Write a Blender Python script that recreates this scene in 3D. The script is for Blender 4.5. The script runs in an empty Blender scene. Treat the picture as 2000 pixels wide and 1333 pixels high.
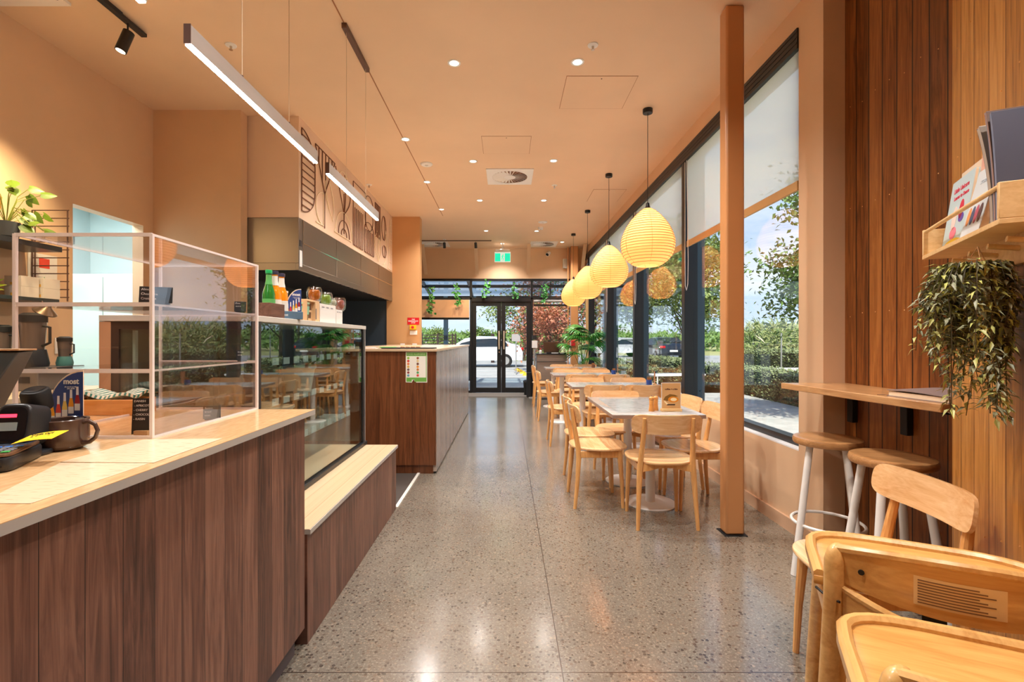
import bpy, math, random
from mathutils import Vector, Matrix
PI = math.pi
random.seed(7)
SC = bpy.context.scene
COL = SC.collection

# ------------------------------------------------------------------ camera, world, sun, exposure
F, CX, CY, CAMH = 940.0, 989.0, 664.0, 1.28      # focal length in pixels and vanishing point of a 2000x1333 frame
CEIL = 3.47
cam_data = bpy.data.cameras.new('camera')
cam = bpy.data.objects.new('camera', cam_data)
COL.objects.link(cam)
cam.location = (0, 0, CAMH)
cam.rotation_euler = (PI / 2, 0, 0)
cam_data.sensor_width = 36.0
cam_data.lens = F / 2000 * 36
cam_data.shift_x = (1000 - CX) / 2000
cam_data.shift_y = -(666.5 - CY) / 2000
cam_data.clip_start = 0.02
cam_data.clip_end = 600
SC.camera = cam

SC.view_settings.view_transform = 'Standard'
SC.view_settings.look = 'None'
SC.view_settings.exposure = 0.72
SC.view_settings.gamma = 1
SC.view_settings.use_curve_mapping = False
SC.cycles.use_denoising = True
SC.cycles.transparent_max_bounces = 32
SC.cycles.max_bounces = 10
SC.cycles.diffuse_bounces = 5
SC.cycles.sample_clamp_indirect = 6

world = bpy.data.worlds.new('sky')
SC.world = world
world.use_nodes = True
wn = world.node_tree
wn.nodes.clear()
w_out = wn.nodes.new('ShaderNodeOutputWorld')
w_bg = wn.nodes.new('ShaderNodeBackground')
w_tc = wn.nodes.new('ShaderNodeTexCoord')
w_sep = wn.nodes.new('ShaderNodeSeparateXYZ')
w_ramp = wn.nodes.new('ShaderNodeValToRGB')
e = w_ramp.color_ramp.elements
e[0].position = 0.0; e[0].color = (0.50, 0.60, 0.74, 1)
e[1].position = 0.75; e[1].color = (0.13, 0.25, 0.52, 1)
m_ = w_ramp.color_ramp.elements.new(0.3); m_.color = (0.26, 0.39, 0.61, 1)
w_map = wn.nodes.new('ShaderNodeMapping'); w_map.inputs['Scale'].default_value = (1.6, 1.6, 5.5)
w_map.inputs['Location'].default_value = (0.3, 0.1, 0.35)
w_noise = wn.nodes.new('ShaderNodeTexNoise'); w_noise.inputs['Scale'].default_value = 1.7
w_noise.inputs['Detail'].default_value = 7; w_noise.inputs['Roughness'].default_value = 0.55
w_cr = wn.nodes.new('ShaderNodeValToRGB')
w_cr.color_ramp.elements[0].position = 0.50; w_cr.color_ramp.elements[1].position = 0.66
w_mix = wn.nodes.new('ShaderNodeMixRGB'); w_mix.inputs[2].default_value = (0.66, 0.67, 0.70, 1)
L = wn.links.new
L(w_tc.outputs['Generated'], w_sep.inputs[0]); L(w_sep.outputs['Z'], w_ramp.inputs[0])
L(w_tc.outputs['Generated'], w_map.inputs[0]); L(w_map.outputs[0], w_noise.inputs['Vector'])
L(w_noise.outputs['Fac'], w_cr.inputs[0]); L(w_cr.outputs['Color'], w_mix.inputs[0])
L(w_ramp.outputs['Color'], w_mix.inputs[1]); L(w_mix.outputs[0], w_bg.inputs['Color'])
w_bg.inputs['Strength'].default_value = 1.1
L(w_bg.outputs[0], w_out.inputs[0])

sun_d = bpy.data.lights.new('sun', 'SUN'); sun_d.energy = 4.2; sun_d.angle = math.radians(1.0)
sun_d.color = (1.0, 0.95, 0.87)
sun = bpy.data.objects.new('sun', sun_d); COL.objects.link(sun)
sun.rotation_euler = Vector((0.06, 0.62, -0.78)).to_track_quat('-Z', 'Y').to_euler()
sun.location = (-10, -8, 15)

DOWNLIGHT_W = 108.0
BAR_E = 36.0
LANTERN_W = 4.2

# ------------------------------------------------------------------ node helpers
def lin(c):
    return tuple(((v / 255.0) / 12.92 if v / 255.0 <= 0.04045 else (((v / 255.0) + 0.055) / 1.055) ** 2.4) for v in c)
def rgba(c):
    return (*lin(c), 1.0)
MATS = {}
def mat(name, color=(200, 200, 200), rough=0.5, metal=0.0, spec=0.5, emit=None, estr=0.0, coat=0.0, trans=0.0):
    if name in MATS: return MATS[name]
    m = bpy.data.materials.new(name); m.use_nodes = True
    b = m.node_tree.nodes['Principled BSDF']
    b.inputs['Base Color'].default_value = rgba(color)
    b.inputs['Roughness'].default_value = rough
    b.inputs['Metallic'].default_value = metal
    b.inputs['Specular IOR Level'].default_value = spec
    b.inputs['Coat Weight'].default_value = coat
    b.inputs['Coat Roughness'].default_value = 0.08
    b.inputs['Transmission Weight'].default_value = trans
    if emit is not None:
        b.inputs['Emission Color'].default_value = rgba(emit)
        b.inputs['Emission Strength'].default_value = estr
    m.diffuse_color = rgba(color)
    MATS[name] = m
    return m
def nodes_of(m):
    nt = m.node_tree
    return nt, nt.nodes, nt.links, nt.nodes['Principled BSDF']
def coords(nt, kind='Object', scale=(1, 1, 1), rot=(0, 0, 0)):
    mp = nt.nodes.new('ShaderNodeMapping')
    mp.inputs['Scale'].default_value = scale
    mp.inputs['Rotation'].default_value = rot
    if kind == 'World':
        g = nt.nodes.new('ShaderNodeNewGeometry'); nt.links.new(g.outputs['Position'], mp.inputs[0])
    else:
        t = nt.nodes.new('ShaderNodeTexCoord'); nt.links.new(t.outputs[kind], mp.inputs[0])
    return mp.outputs[0]
def noise(nt, vec, scale, detail=3, rough=0.5, dist=0.0):
    n = nt.nodes.new('ShaderNodeTexNoise')
    n.inputs['Scale'].default_value = scale; n.inputs['Detail'].default_value = detail
    n.inputs['Roughness'].default_value = rough; n.inputs['Distortion'].default_value = dist
    nt.links.new(vec, n.inputs['Vector'])
    return n.outputs['Fac']
def ramp(nt, fac, stops):
    r = nt.nodes.new('ShaderNodeValToRGB')
    el = r.color_ramp.elements
    while len(el) < len(stops): el.new(0.5)
    for k, (p, c) in enumerate(stops):
        el[k].position = p; el[k].color = rgba(c)
    nt.links.new(fac, r.inputs[0])
    return r.outputs['Color']
def mth(nt, op, a, b=None, c=None):
    n = nt.nodes.new('ShaderNodeMath'); n.operation = op
    for i, v in enumerate((a, b, c)):
        if v is None: continue
        if isinstance(v, (int, float)): n.inputs[i].default_value = v
        else: nt.links.new(v, n.inputs[i])
    return n.outputs[0]
def mixc(nt, fac, a, b, mode='MIX'):
    n = nt.nodes.new('ShaderNodeMixRGB'); n.blend_type = mode
    for i, v in ((0, fac), (1, a), (2, b)):
        if isinstance(v, (int, float)): n.inputs[i].default_value = v
        elif isinstance(v, tuple): n.inputs[i].default_value = rgba(v)
        else: nt.links.new(v, n.inputs[i])
    return n.outputs[0]
def bump(nt, height, strength=0.2, dist=0.01):
    b = nt.nodes.new('ShaderNodeBump'); b.inputs['Strength'].default_value = strength; b.inputs['Distance'].default_value = dist
    nt.links.new(height, b.inputs['Height'])
    nt.links.new(b.outputs[0], nt.nodes['Principled BSDF'].inputs['Normal'])

def paint(name, c, rough=0.55, amt=0.05):
    m = mat(name, c, rough); nt, N, LK, B = nodes_of(m)
    v = coords(nt, 'World')
    f = noise(nt, v, 1.3, 4)
    c2 = tuple(int(x * (1 - amt)) for x in c)
    nt.links.new(ramp(nt, f, [(0.3, c2), (0.7, c)]), B.inputs['Base Color'])
    bump(nt, noise(nt, v, 220, 2), 0.05, 0.002)
    return m
def wood(name, dark, light, rough=0.4, grain=(14, 14, 1.2), coat=0.0, kind='Object', sc=3.0):
    m = mat(name, light, rough, coat=coat); nt, N, LK, B = nodes_of(m)
    v = coords(nt, kind, grain)
    f = noise(nt, v, sc, 5, 0.6, 1.2)
    g = noise(nt, coords(nt, kind, tuple(x * 6 if x > 3 else x for x in grain)), sc, 3)
    f2 = mth(nt, 'ADD', mth(nt, 'MULTIPLY', f, 0.75), mth(nt, 'MULTIPLY', g, 0.25))
    nt.links.new(ramp(nt, f2, [(0.32, dark), (0.62, light)]), B.inputs['Base Color'])
    bump(nt, g, 0.04, 0.002)
    return m
def boards(name, axis, width, dark, mid, light, rough=0.35, groove=0.03, off=0.0, grain=9.0, cgroove=(30, 18, 12), vary=0.35):
    """vertical boards; board number read from the position along a horizontal direction"""
    m = mat(name, mid, rough); nt, N, LK, B = nodes_of(m)
    g = nt.nodes.new('ShaderNodeNewGeometry')
    dp = nt.nodes.new('ShaderNodeVectorMath'); dp.operation = 'DOT_PRODUCT'
    nt.links.new(g.outputs['Position'], dp.inputs[0]); dp.inputs[1].default_value = axis
    u = mth(nt, 'DIVIDE', mth(nt, 'ADD', dp.outputs['Value'], off), width)
    idx = mth(nt, 'FLOOR', u); fr = mth(nt, 'FRACT', u)
    wnz = nt.nodes.new('ShaderNodeTexWhiteNoise'); wnz.noise_dimensions = '1D'; nt.links.new(idx, wnz.inputs['W'])
    sep = nt.nodes.new('ShaderNodeSeparateXYZ'); nt.links.new(g.outputs['Position'], sep.inputs[0])
    cmb = nt.nodes.new('ShaderNodeCombineXYZ')
    nt.links.new(mth(nt, 'MULTIPLY', mth(nt, 'MULTIPLY', u, width), 8 * grain), cmb.inputs[0])
    nt.links.new(mth(nt, 'MULTIPLY', wnz.outputs['Value'], 50), cmb.inputs[1])
    nt.links.new(mth(nt, 'MULTIPLY', sep.outputs['Z'], grain * 0.45), cmb.inputs[2])
    f = noise(nt, cmb.outputs[0], 0.55, 6, 0.62, 1.6)
    cmb2 = nt.nodes.new('ShaderNodeCombineXYZ')
    nt.links.new(mth(nt, 'MULTIPLY', u, 60 * width * 10), cmb2.inputs[0])
    nt.links.new(mth(nt, 'MULTIPLY', sep.outputs['Z'], 3), cmb2.inputs[2])
    fine = noise(nt, cmb2.outputs[0], 1.0, 2)
    t = mth(nt, 'ADD', mth(nt, 'MULTIPLY', f, 0.8), mth(nt, 'MULTIPLY', fine, 0.2))
    t = mth(nt, 'ADD', t, mth(nt, 'MULTIPLY', mth(nt, 'SUBTRACT', wnz.outputs['Value'], 0.5), vary * 0.5))
    col = ramp(nt, t, [(0.3, dark), (0.5, mid), (0.72, light)])
    if groove:
        a = mth(nt, 'LESS_THAN', fr, groove)
        col = mixc(nt, a, col, cgroove)
        bump(nt, mth(nt, 'SUBTRACT', mth(nt, 'MULTIPLY', fine, 0.1), a), 0.3, 0.003)
    nt.links.new(col, B.inputs['Base Color'])
    return m
def clear_glass(name, tint=(255, 255, 255), fmin=0.04, fac=1.0, rough=0.0):
    if name in MATS: return MATS[name]
    m = bpy.data.materials.new(name); m.use_nodes = True
    nt = m.node_tree; nt.nodes.clear()
    o = nt.nodes.new('ShaderNodeOutputMaterial'); mx = nt.nodes.new('ShaderNodeMixShader')
    tr = nt.nodes.new('ShaderNodeBsdfTransparent'); tr.inputs[0].default_value = rgba(tint)
    gl = nt.nodes.new('ShaderNodeBsdfGlossy'); gl.inputs['Roughness'].default_value = rough
    g = nt.nodes.new('ShaderNodeNewGeometry'); dp = nt.nodes.new('ShaderNodeVectorMath'); dp.operation = 'DOT_PRODUCT'
    nt.links.new(g.outputs['Normal'], dp.inputs[0]); nt.links.new(g.outputs['Incoming'], dp.inputs[1])
    c5 = mth(nt, 'POWER', mth(nt, 'SUBTRACT', 1.0, mth(nt, 'ABSOLUTE', dp.outputs['Value'])), 5.0)
    f = mth(nt, 'MINIMUM', mth(nt, 'ADD', fmin, mth(nt, 'MULTIPLY', c5, 0.75 * fac)), 1.0)
    nt.links.new(f, mx.inputs[0]); nt.links.new(tr.outputs[0], mx.inputs[1]); nt.links.new(gl.outputs[0], mx.inputs[2])
    nt.links.new(mx.outputs[0], o.inputs[0])
    m.diffuse_color = rgba(tint)
    MATS[name] = m
    return m
def translucent(name, c, transp=0.0, tl=0.6, c2=None):
    if name in MATS: return MATS[name]
    m = bpy.data.materials.new(name); m.use_nodes = True
    nt = m.node_tree; nt.nodes.clear()
    o = nt.nodes.new('ShaderNodeOutputMaterial'); mx = nt.nodes.new('ShaderNodeMixShader')
    d = nt.nodes.new('ShaderNodeBsdfDiffuse'); d.inputs[0].default_value = rgba(c)
    t = nt.nodes.new('ShaderNodeBsdfTranslucent'); t.inputs[0].default_value = rgba(c2 or c)
    mx.inputs[0].default_value = tl
    nt.links.new(d.outputs[0], mx.inputs[1]); nt.links.new(t.outputs[0], mx.inputs[2])
    last = mx.outputs[0]
    if transp:
        m2 = nt.nodes.new('ShaderNodeMixShader'); m2.inputs[0].default_value = transp
        tr = nt.nodes.new('ShaderNodeBsdfTransparent')
        nt.links.new(last, m2.inputs[1]); nt.links.new(tr.outputs[0], m2.inputs[2]); last = m2.outputs[0]
    nt.links.new(last, o.inputs[0])
    m.diffuse_color = rgba(c)
    MATS[name] = m
    return m

# ------------------------------------------------------------------ mesh helpers
class MB:
    def __init__(s): s.v = []; s.f = []
    def _add(s, vs, fs, M=None):
        b = len(s.v)
        s.v += [tuple(M @ Vector(p)) if M else tuple(p) for p in vs]
        s.f += [tuple(i + b for i in f) for f in fs]
        return s
    def box(s, x0, x1, y0, y1, z0, z1, M=None):
        vs = [(x0, y0, z0), (x1, y0, z0), (x1, y1, z0), (x0, y1, z0), (x0, y0, z1), (x1, y0, z1), (x1, y1, z1), (x0, y1, z1)]
        return s._add(vs, [(0, 3, 2, 1), (4, 5, 6, 7), (0, 1, 5, 4), (1, 2, 6, 5), (2, 3, 7, 6), (3, 0, 4, 7)], M)
    def cbox(s, c, d, M=None):
        return s.box(c[0] - d[0] / 2, c[0] + d[0] / 2, c[1] - d[1] / 2, c[1] + d[1] / 2, c[2] - d[2] / 2, c[2] + d[2] / 2, M)
    def prism(s, pts, z0, z1, M=None):
        n = len(pts)
        vs = [(p[0], p[1], z0) for p in pts] + [(p[0], p[1], z1) for p in pts]
        fs = [tuple(range(n - 1, -1, -1)), tuple(range(n, 2 * n))] + [(i, (i + 1) % n, n + (i + 1) % n, n + i) for i in range(n)]
        return s._add(vs, fs, M)
    def lathe(s, prof, seg=24, M=None, cap=True):
        vs = []; fs = []
        for (r, z) in prof:
            for k in range(seg):
                a = 2 * PI * k / seg; vs.append((r * math.cos(a), r * math.sin(a), z))
        for i in range(len(prof) - 1):
            for k in range(seg):
                a = i * seg + k; b = i * seg + (k + 1) % seg
                fs.append((a, b, b + seg, a + seg))
        if cap:
            fs.append(tuple(range(seg - 1, -1, -1))); o = (len(prof) - 1) * seg; fs.append(tuple(range(o, o + seg)))
        return s._add(vs, fs, M)
    def cyl(s, p0, p1, r0, r1=None, seg=12, cap=True):
        r1 = r0 if r1 is None else r1
        return s.tube([p0, p1], [r0, r1], seg, cap=cap)
    def tube(s, pts, r, seg=8, closed=False, cap=True, flat=1.0):
        P = [Vector(p) for p in pts]; n = len(P)
        R = r if isinstance(r, (list, tuple)) else [r] * n
        vs = []; fs = []; up = None
        for i in range(n):
            a = P[(i - 1) % n] if (closed or i > 0) else P[i]
            b = P[(i + 1) % n] if (closed or i < n - 1) else P[i]
            t = (b - a).normalized() if (b - a).length > 1e-9 else Vector((0, 0, 1))
            if up is None:
                up = t.orthogonal().normalized() if abs(t.z) > 0.95 else (Vector((0, 0, 1)) - t * t.z).normalized()
            else:
                up = up - t * up.dot(t)
                up = up.normalized() if up.length > 1e-6 else t.orthogonal().normalized()
            sd = t.cross(up)
            for k in range(seg):
                an = 2 * PI * (k + 0.5) / seg
                vs.append(tuple(P[i] + (sd * math.cos(an) + up * math.sin(an) * flat) * R[i]))
        for i in range(n if closed else n - 1):
            for k in range(seg):
                a = i * seg + k; b = i * seg + (k + 1) % seg
                j = ((i + 1) % n) * seg
                fs.append((a, b, j + (k + 1) % seg, j + k))
        if cap and not closed:
            fs.append(tuple(range(seg - 1, -1, -1))); o = (n - 1) * seg; fs.append(tuple(range(o, o + seg)))
        return s._add(vs, fs)
    def quad(s, a, b, c, d): return s._add([a, b, c, d], [(0, 1, 2, 3)])
    def sphere(s, c, r, seg=16, rings=10, sc=(1, 1, 1)):
        prof = [(max(r * math.sin(PI * i / rings), 1e-4), -r * math.cos(PI * i / rings)) for i in range(rings + 1)]
        return s.lathe(prof, seg, Matrix.Translation(c) @ Matrix.Diagonal((sc[0], sc[1], sc[2], 1)))
    def slab(s, outline, z0, z1, edge=0.006, dish=0.0, M=None, rings=3):
        """rounded-edge slab from an outline, optionally dished on top"""
        n = len(outline)
        cx = sum(p[0] for p in outline) / n; cy = sum(p[1] for p in outline) / n
        def ring(ins, z, df=None):
            o = []
            for (x, y) in outline:
                dx, dy = x - cx, y - cy; l = math.hypot(dx, dy)
                k = max(0.0, (l - ins) / l)
                o.append((cx + dx * k, cy + dy * k, z))
            return o
        R = [ring(edge, z0), ring(edge * 0.3, z0 + edge * 0.3), ring(0, z0 + edge), ring(0, z1 - edge), ring(edge * 0.3, z1 - edge * 0.3), ring(edge, z1)]
        for k in range(rings, 0, -1):
            q = k / (rings + 1)
            R.append([(cx + (x - cx) * q, cy + (y - cy) * q, z1 - dish * (1 - q * q)) for (x, y) in outline])
        vs = [p for r in R for p in r]; fs = []
        for i in range(len(R) - 1):
            for k in range(n):
                fs.append((i * n + k, i * n + (k + 1) % n, (i + 1) * n + (k + 1) % n, (i + 1) * n + k))
        fs.append(tuple(range(n - 1, -1, -1))); o = (len(R) - 1) * n; fs.append(tuple(range(o, o + n)))
        return s._add(vs, fs, M)
    def panel(s, fn, nu, nv, thick):
        """closed curved board: fn(u,v)->point, u,v in 0..1, thickened along its normal"""
        pts = [[Vector(fn(i / nu, j / nv)) for j in range(nv + 1)] for i in range(nu + 1)]
        vs = []; 
        def nrm(i, j):
            a = pts[min(i + 1, nu)][j] - pts[max(i - 1, 0)][j]; b = pts[i][min(j + 1, nv)] - pts[i][max(j - 1, 0)]
            c = a.cross(b); return c.normalized() if c.length > 1e-12 else Vector((0, 1, 0))
        mid = [[nrm(min(max(i, 1), nu - 1), min(max(j, 1), nv - 1)) for j in range(nv + 1)] for i in range(nu + 1)]
        for sg in (1, -1):
            for i in range(nu + 1):
                for j in range(nv + 1):
                    vs.append(tuple(pts[i][j] + mid[i][j] * sg * thick / 2))
        W = nv + 1; T = (nu + 1) * W; fs = []
        for i in range(nu):
            for j in range(nv):
                a = i * W + j; fs.append((a, a + W, a + W + 1, a + 1)); fs.append((T + a, T + a + 1, T + a + W + 1, T + a + W))
        for i in range(nu):
            for (j, fl) in ((0, 0), (nv, 1)):
                a = i * W + j; q = (a, a + W, T + a + W, T + a); fs.append(q if fl else q[::-1])
        for j in range(nv):
            for (i, fl) in ((0, 1), (nu, 0)):
                a = i * W + j; q = (a, a + 1, T + a + 1, T + a); fs.append(q if fl else q[::-1])
        return s._add(vs, fs)
    def leaf(s, p, d, n, l, w, fold=0.15, tip=0.0):
        """small pointed leaf from point p along d, facing n"""
        d = d.normalized(); sd = d.cross(n)
        sd = sd.normalized() if sd.length > 1e-6 else d.orthogonal().normalized(); up = sd.cross(d)
        a = p; m1 = p + d * l * 0.45; t = p + d * l - up * l * tip
        vs = [a, m1 + sd * w / 2 + up * w * fold, t, m1 - sd * w / 2 + up * w * fold, m1]
        return s._add([tuple(x) for x in vs], [(0, 4, 1), (1, 4, 2), (2, 4, 3), (3, 4, 0)])
    def build(s, name, m=None, parent=None, bev=0.0, ang=32, smooth=True, loc=None):
        me = bpy.data.meshes.new(name); me.from_pydata(s.v, [], s.f); me.validate(); me.update()
        if smooth:
            me.shade_smooth(); me.set_sharp_from_angle(angle=math.radians(ang))
        if m: me.materials.append(m)
        o = bpy.data.objects.new(name, me); COL.objects.link(o)
        if parent: o.parent = parent
        if loc: o.location = loc
        if bev:
            b = o.modifiers.new('bevel', 'BEVEL'); b.width = bev; b.segments = 2; b.limit_method = 'ANGLE'; b.angle_limit = math.radians(40)
        return o
def tag(o, label, cat, group=None, kind=None):
    o['label'] = label; o['category'] = cat
    if group: o['group'] = group
    if kind: o['kind'] = kind
    return o
def thing(name, label, cat, loc=(0, 0, 0), rz=0.0, group=None):
    o = bpy.data.objects.new(name, None); COL.objects.link(o)
    o.empty_display_size = 0.1
    o.location = loc; o.rotation_euler = (0, 0, rz)
    return tag(o, label, cat, group)
def struct(name, mb, m, bev=0.0, parent=None, **k):
    o = mb.build(name, m, parent, bev, **k)
    if parent is None: o['kind'] = 'structure'
    return o
def dup(root, loc, rz, label, group=None, name=None):
    r = root.copy(); COL.objects.link(r); r.location = loc; r.rotation_euler = (0, 0, rz); r['label'] = label
    if group: r['group'] = group
    def rec(a, b):
        for ch in list(a.children):
            c = ch.copy(); COL.objects.link(c); c.parent = b; rec(ch, c)
    rec(root, r)
    return r
def text(name, s, size, m, parent, M, align='CENTER', ext=0.0004, bold=0.0, space=1.0):
    cu = bpy.data.curves.new(name, 'FONT'); cu.body = s; cu.size = size; cu.align_x = align; cu.align_y = 'CENTER'
    cu.extrude = ext; cu.offset = bold; cu.space_line = space; cu.resolution_u = 3
    t = bpy.data.objects.new('tmp_text', cu); COL.objects.link(t)
    dg = bpy.context.evaluated_depsgraph_get(); dg.update()
    me = bpy.data.meshes.new_from_object(t.evaluated_get(dg)); bpy.data.objects.remove(t); bpy.data.curves.remove(cu)
    me.name = name; me.transform(M); me.materials.clear(); me.materials.append(m)
    o = bpy.data.objects.new(name, me); COL.objects.link(o)
    if parent: o.parent = parent
    return o
def P(px, py, d):   # the point of the room that lies on this line of sight at depth d
    return ((px - CX) * d / F, d, CAMH + (CY - py) * d / F)
def Yx(px, X): return F * X / (px - CX)
def superell(a, b, n=2.6, seg=36, cx=0, cy=0):
    o = []
    for k in range(seg):
        t = 2 * PI * k / seg; c, s_ = math.cos(t), math.sin(t)
        o.append((cx + a * math.copysign(abs(c) ** (2 / n), c), cy + b * math.copysign(abs(s_) ** (2 / n), s_)))
    return o
def T3(x, y, z): return Matrix.Translation((x, y, z))
def RZ(a): return Matrix.Rotation(a, 4, 'Z')
def RX(a): return Matrix.Rotation(a, 4, 'X')
def RY(a): return Matrix.Rotation(a, 4, 'Y')
FACE_CAM = RX(PI / 2)                      # text plane that faces -y
def face_x(): return RZ(PI / 2) @ RX(PI / 2)   # text plane that faces +x, reading towards +y

# ------------------------------------------------------------------ materials
M_WALL = paint('peach_wall_paint', (227, 190, 152))
M_CEIL = paint('peach_ceiling_paint', (236, 203, 168), 0.6, 0.03)
M_SIDE = paint('orange_post_paint', (208, 146, 92), 0.35, 0.06)
M_BLACK = mat('black_metal', (24, 24, 26), 0.4)
M_FRAME = mat('window_frame_black', (22, 24, 27), 0.35)
M_WHITE = mat('white_plastic', (236, 234, 230), 0.4)
M_WHITEM = mat('white_powder_coat', (232, 228, 222), 0.35)
M_STEEL = mat('brushed_steel', (150, 152, 155), 0.3, metal=1.0)
M_SILVER = mat('silver_aluminium', (190, 188, 186), 0.4, metal=0.6)
M_BROWNM = mat('bronze_brown_metal', (92, 62, 50), 0.45)
M_DARK = mat('dark_grey_plastic', (38, 40, 44), 0.35)
M_DARKM = mat('soft_black', (16, 16, 18), 0.6)
M_CHROME = mat('chrome', (210, 210, 210), 0.12, metal=1.0)
M_BEECH = wood('beech_wood', (206, 140, 74), (236, 180, 112), 0.3, (10, 10, 1.0), coat=0.3)
M_BEECHX = wood('beech_wood_highlight', (222, 166, 108), (246, 206, 154), 0.24, (1.0, 9, 9), coat=0.35)  # paler than the legs: white highlights on the seats put into the tone
M_HC = wood('honey_beech', (198, 144, 78), (226, 180, 112), 0.28, (9, 1.0, 9), coat=0.3)
M_HCX = wood('honey_beech_cross', (194, 138, 70), (222, 172, 100), 0.28, (1.0, 9, 9), coat=0.3)
M_PINE = wood('pine_wood', (216, 172, 112), (238, 202, 146), 0.45, (1.2, 9, 9))
M_STOOLTOP = wood('oak_stool_top', (150, 104, 60), (192, 142, 92), 0.3, (2.0, 12, 12), coat=0.3)
M_BAR = wood('oak_ply_bar', (172, 122, 76), (206, 158, 108), 0.3, (8, 1.0, 8), coat=0.3)
M_BOX = wood('bamboo_box', (196, 122, 50), (222, 158, 84), 0.4, (1.2, 9, 9))
M_WALN_Y = boards('walnut_laminate_front', (0, 1, 0), 0.0945, (62, 38, 28), (112, 74, 58), (150, 108, 86), 0.42, 0.02, off=0.09)
M_WALN_X = boards('walnut_laminate_end', (1, 0, 0), 0.15, (60, 30, 14), (108, 62, 34), (136, 84, 50), 0.34, 0.0, off=0.0, grain=7)
M_WALN_I = boards('walnut_laminate_glare', (0, 1, 0), 0.0945, (116, 100, 90), (152, 136, 124), (176, 162, 150), 0.2, 0.02)  # paler walnut: window glare on the panel put into the colour
M_COUNTER = mat('honey_stone_counter', (214, 172, 122), 0.14)
_nt, _n, _l, _b = nodes_of(M_COUNTER)
_nt.links.new(ramp(_nt, noise(_nt, coords(_nt, 'World', (30, 6, 30)), 3, 4), [(0.3, (206, 164, 116)), (0.7, (226, 190, 142))]), _b.inputs['Base Color'])
M_SLABEDGE = mat('grey_stone_edge', (176, 172, 164), 0.4)
M_BENCHTOP = boards('bench_top_boards', (1, 0, 0), 0.1, (206, 176, 140), (214, 186, 150), (222, 196, 162), 0.16, 0.02, cgroove=(176, 140, 104), grain=2)
M_GLASS = clear_glass('window_glass', (252, 254, 253), 0.03, 1.0)
M_ACRYL = clear_glass('clear_acrylic', (252, 249, 248), 0.05, 1.0)
M_ACRYLF = clear_glass('clear_acrylic_front', (250, 248, 248), 0.13, 1.0)
M_CASEGL = clear_glass('display_case_glass', (236, 244, 241), 0.15, 1.0)
M_ACEDGE = mat('acrylic_edge', (240, 232, 230), 0.2)
M_BLIND = translucent('roller_blind_fabric', (254, 250, 238), 0.42, 0.80)
M_HEM = mat('blind_hem_tan', (206, 164, 108), 0.6)
M_STONE_T = mat('marble_table_top', (190, 186, 180), 0.12)
_nt, _n, _l, _b = nodes_of(M_STONE_T)
_nt.links.new(ramp(_nt, noise(_nt, coords(_nt, 'Object', (3, 9, 3), (0, 0, 0.5)), 3, 6, 0.6, 2), [(0.3, (150, 148, 142)), (0.7, (206, 202, 196))]), _b.inputs['Base Color'])
M_TEDGE = mat('table_edge_taupe', (150, 124, 108), 0.4)

# polished aggregate concrete
M_FLOOR = mat('polished_concrete', (158, 140, 116), 0.13, spec=0.9, coat=0.5)
nt, N_, LK_, B_ = nodes_of(M_FLOOR)
B_.inputs['Coat Roughness'].default_value = 0.24
wv = coords(nt, 'World')
base = ramp(nt, noise(nt, wv, 0.9, 5, 0.6), [(0.3, (102, 95, 85)), (0.7, (130, 122, 109))])
fineg = noise(nt, wv, 90, 2)
base = mixc(nt, mth(nt, 'MULTIPLY', mth(nt, 'GREATER_THAN', fineg, 0.58), 0.35), base, (168, 158, 142))
def pebbles(scale, th, seedoff):
    mp = coords(nt, 'World', (1, 1, 1)); 
    wob = nt.nodes.new('ShaderNodeVectorMath'); wob.operation = 'ADD'; nt.links.new(mp, wob.inputs[0]); wob.inputs[1].default_value = (seedoff, seedoff * 2, 0)
    vo = nt.nodes.new('ShaderNodeTexVoronoi'); vo.inputs['Scale'].default_value = scale; nt.links.new(wob.outputs[0], vo.inputs['Vector'])
    sepc = nt.nodes.new('ShaderNodeSeparateXYZ'); nt.links.new(vo.outputs['Color'], sepc.inputs[0])
    lim = mth(nt, 'MULTIPLY', sepc.outputs[0], th)
    return mth(nt, 'LESS_THAN', vo.outputs['Distance'], lim), sepc.outputs[1]
k1, r1 = pebbles(62, 0.50, 0.0)
k2, r2 = pebbles(130, 0.5, 3.1)
dk = ramp(nt, r1, [(0.0, (48, 42, 38)), (0.6, (96, 82, 70)), (1.0, (150, 134, 116))])
dens = noise(nt, wv, 1.6, 2)
k1 = mth(nt, 'MULTIPLY', k1, mth(nt, 'ADD', mth(nt, 'MULTIPLY', dens, 1.0), 0.35))
base = mixc(nt, mth(nt, 'MULTIPLY', k2, 0.6), base, (92, 80, 70))
base = mixc(nt, k1, base, dk)
sp_ = nt.nodes.new('ShaderNodeSeparateXYZ'); nt.links.new(wv, sp_.inputs[0])
jx = mth(nt, 'LESS_THAN', mth(nt, 'ABSOLUTE', mth(nt, 'SUBTRACT', sp_.outputs[0], 0.215)), 0.0022)
jy = mth(nt, 'LESS_THAN', mth(nt, 'ABSOLUTE', mth(nt, 'SUBTRACT', sp_.outputs[1], 1.85)), 0.0022)
base = mixc(nt, mth(nt, 'MAXIMUM', jx, jy), base, (48, 36, 30))
nt.links.new(base, B_.inputs['Base Color'])
rr = mth(nt, 'ADD', mth(nt, 'MULTIPLY', noise(nt, wv, 3.0, 5, 0.65), 0.22), 0.05)
nt.links.new(rr, B_.inputs['Roughness'])

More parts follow.
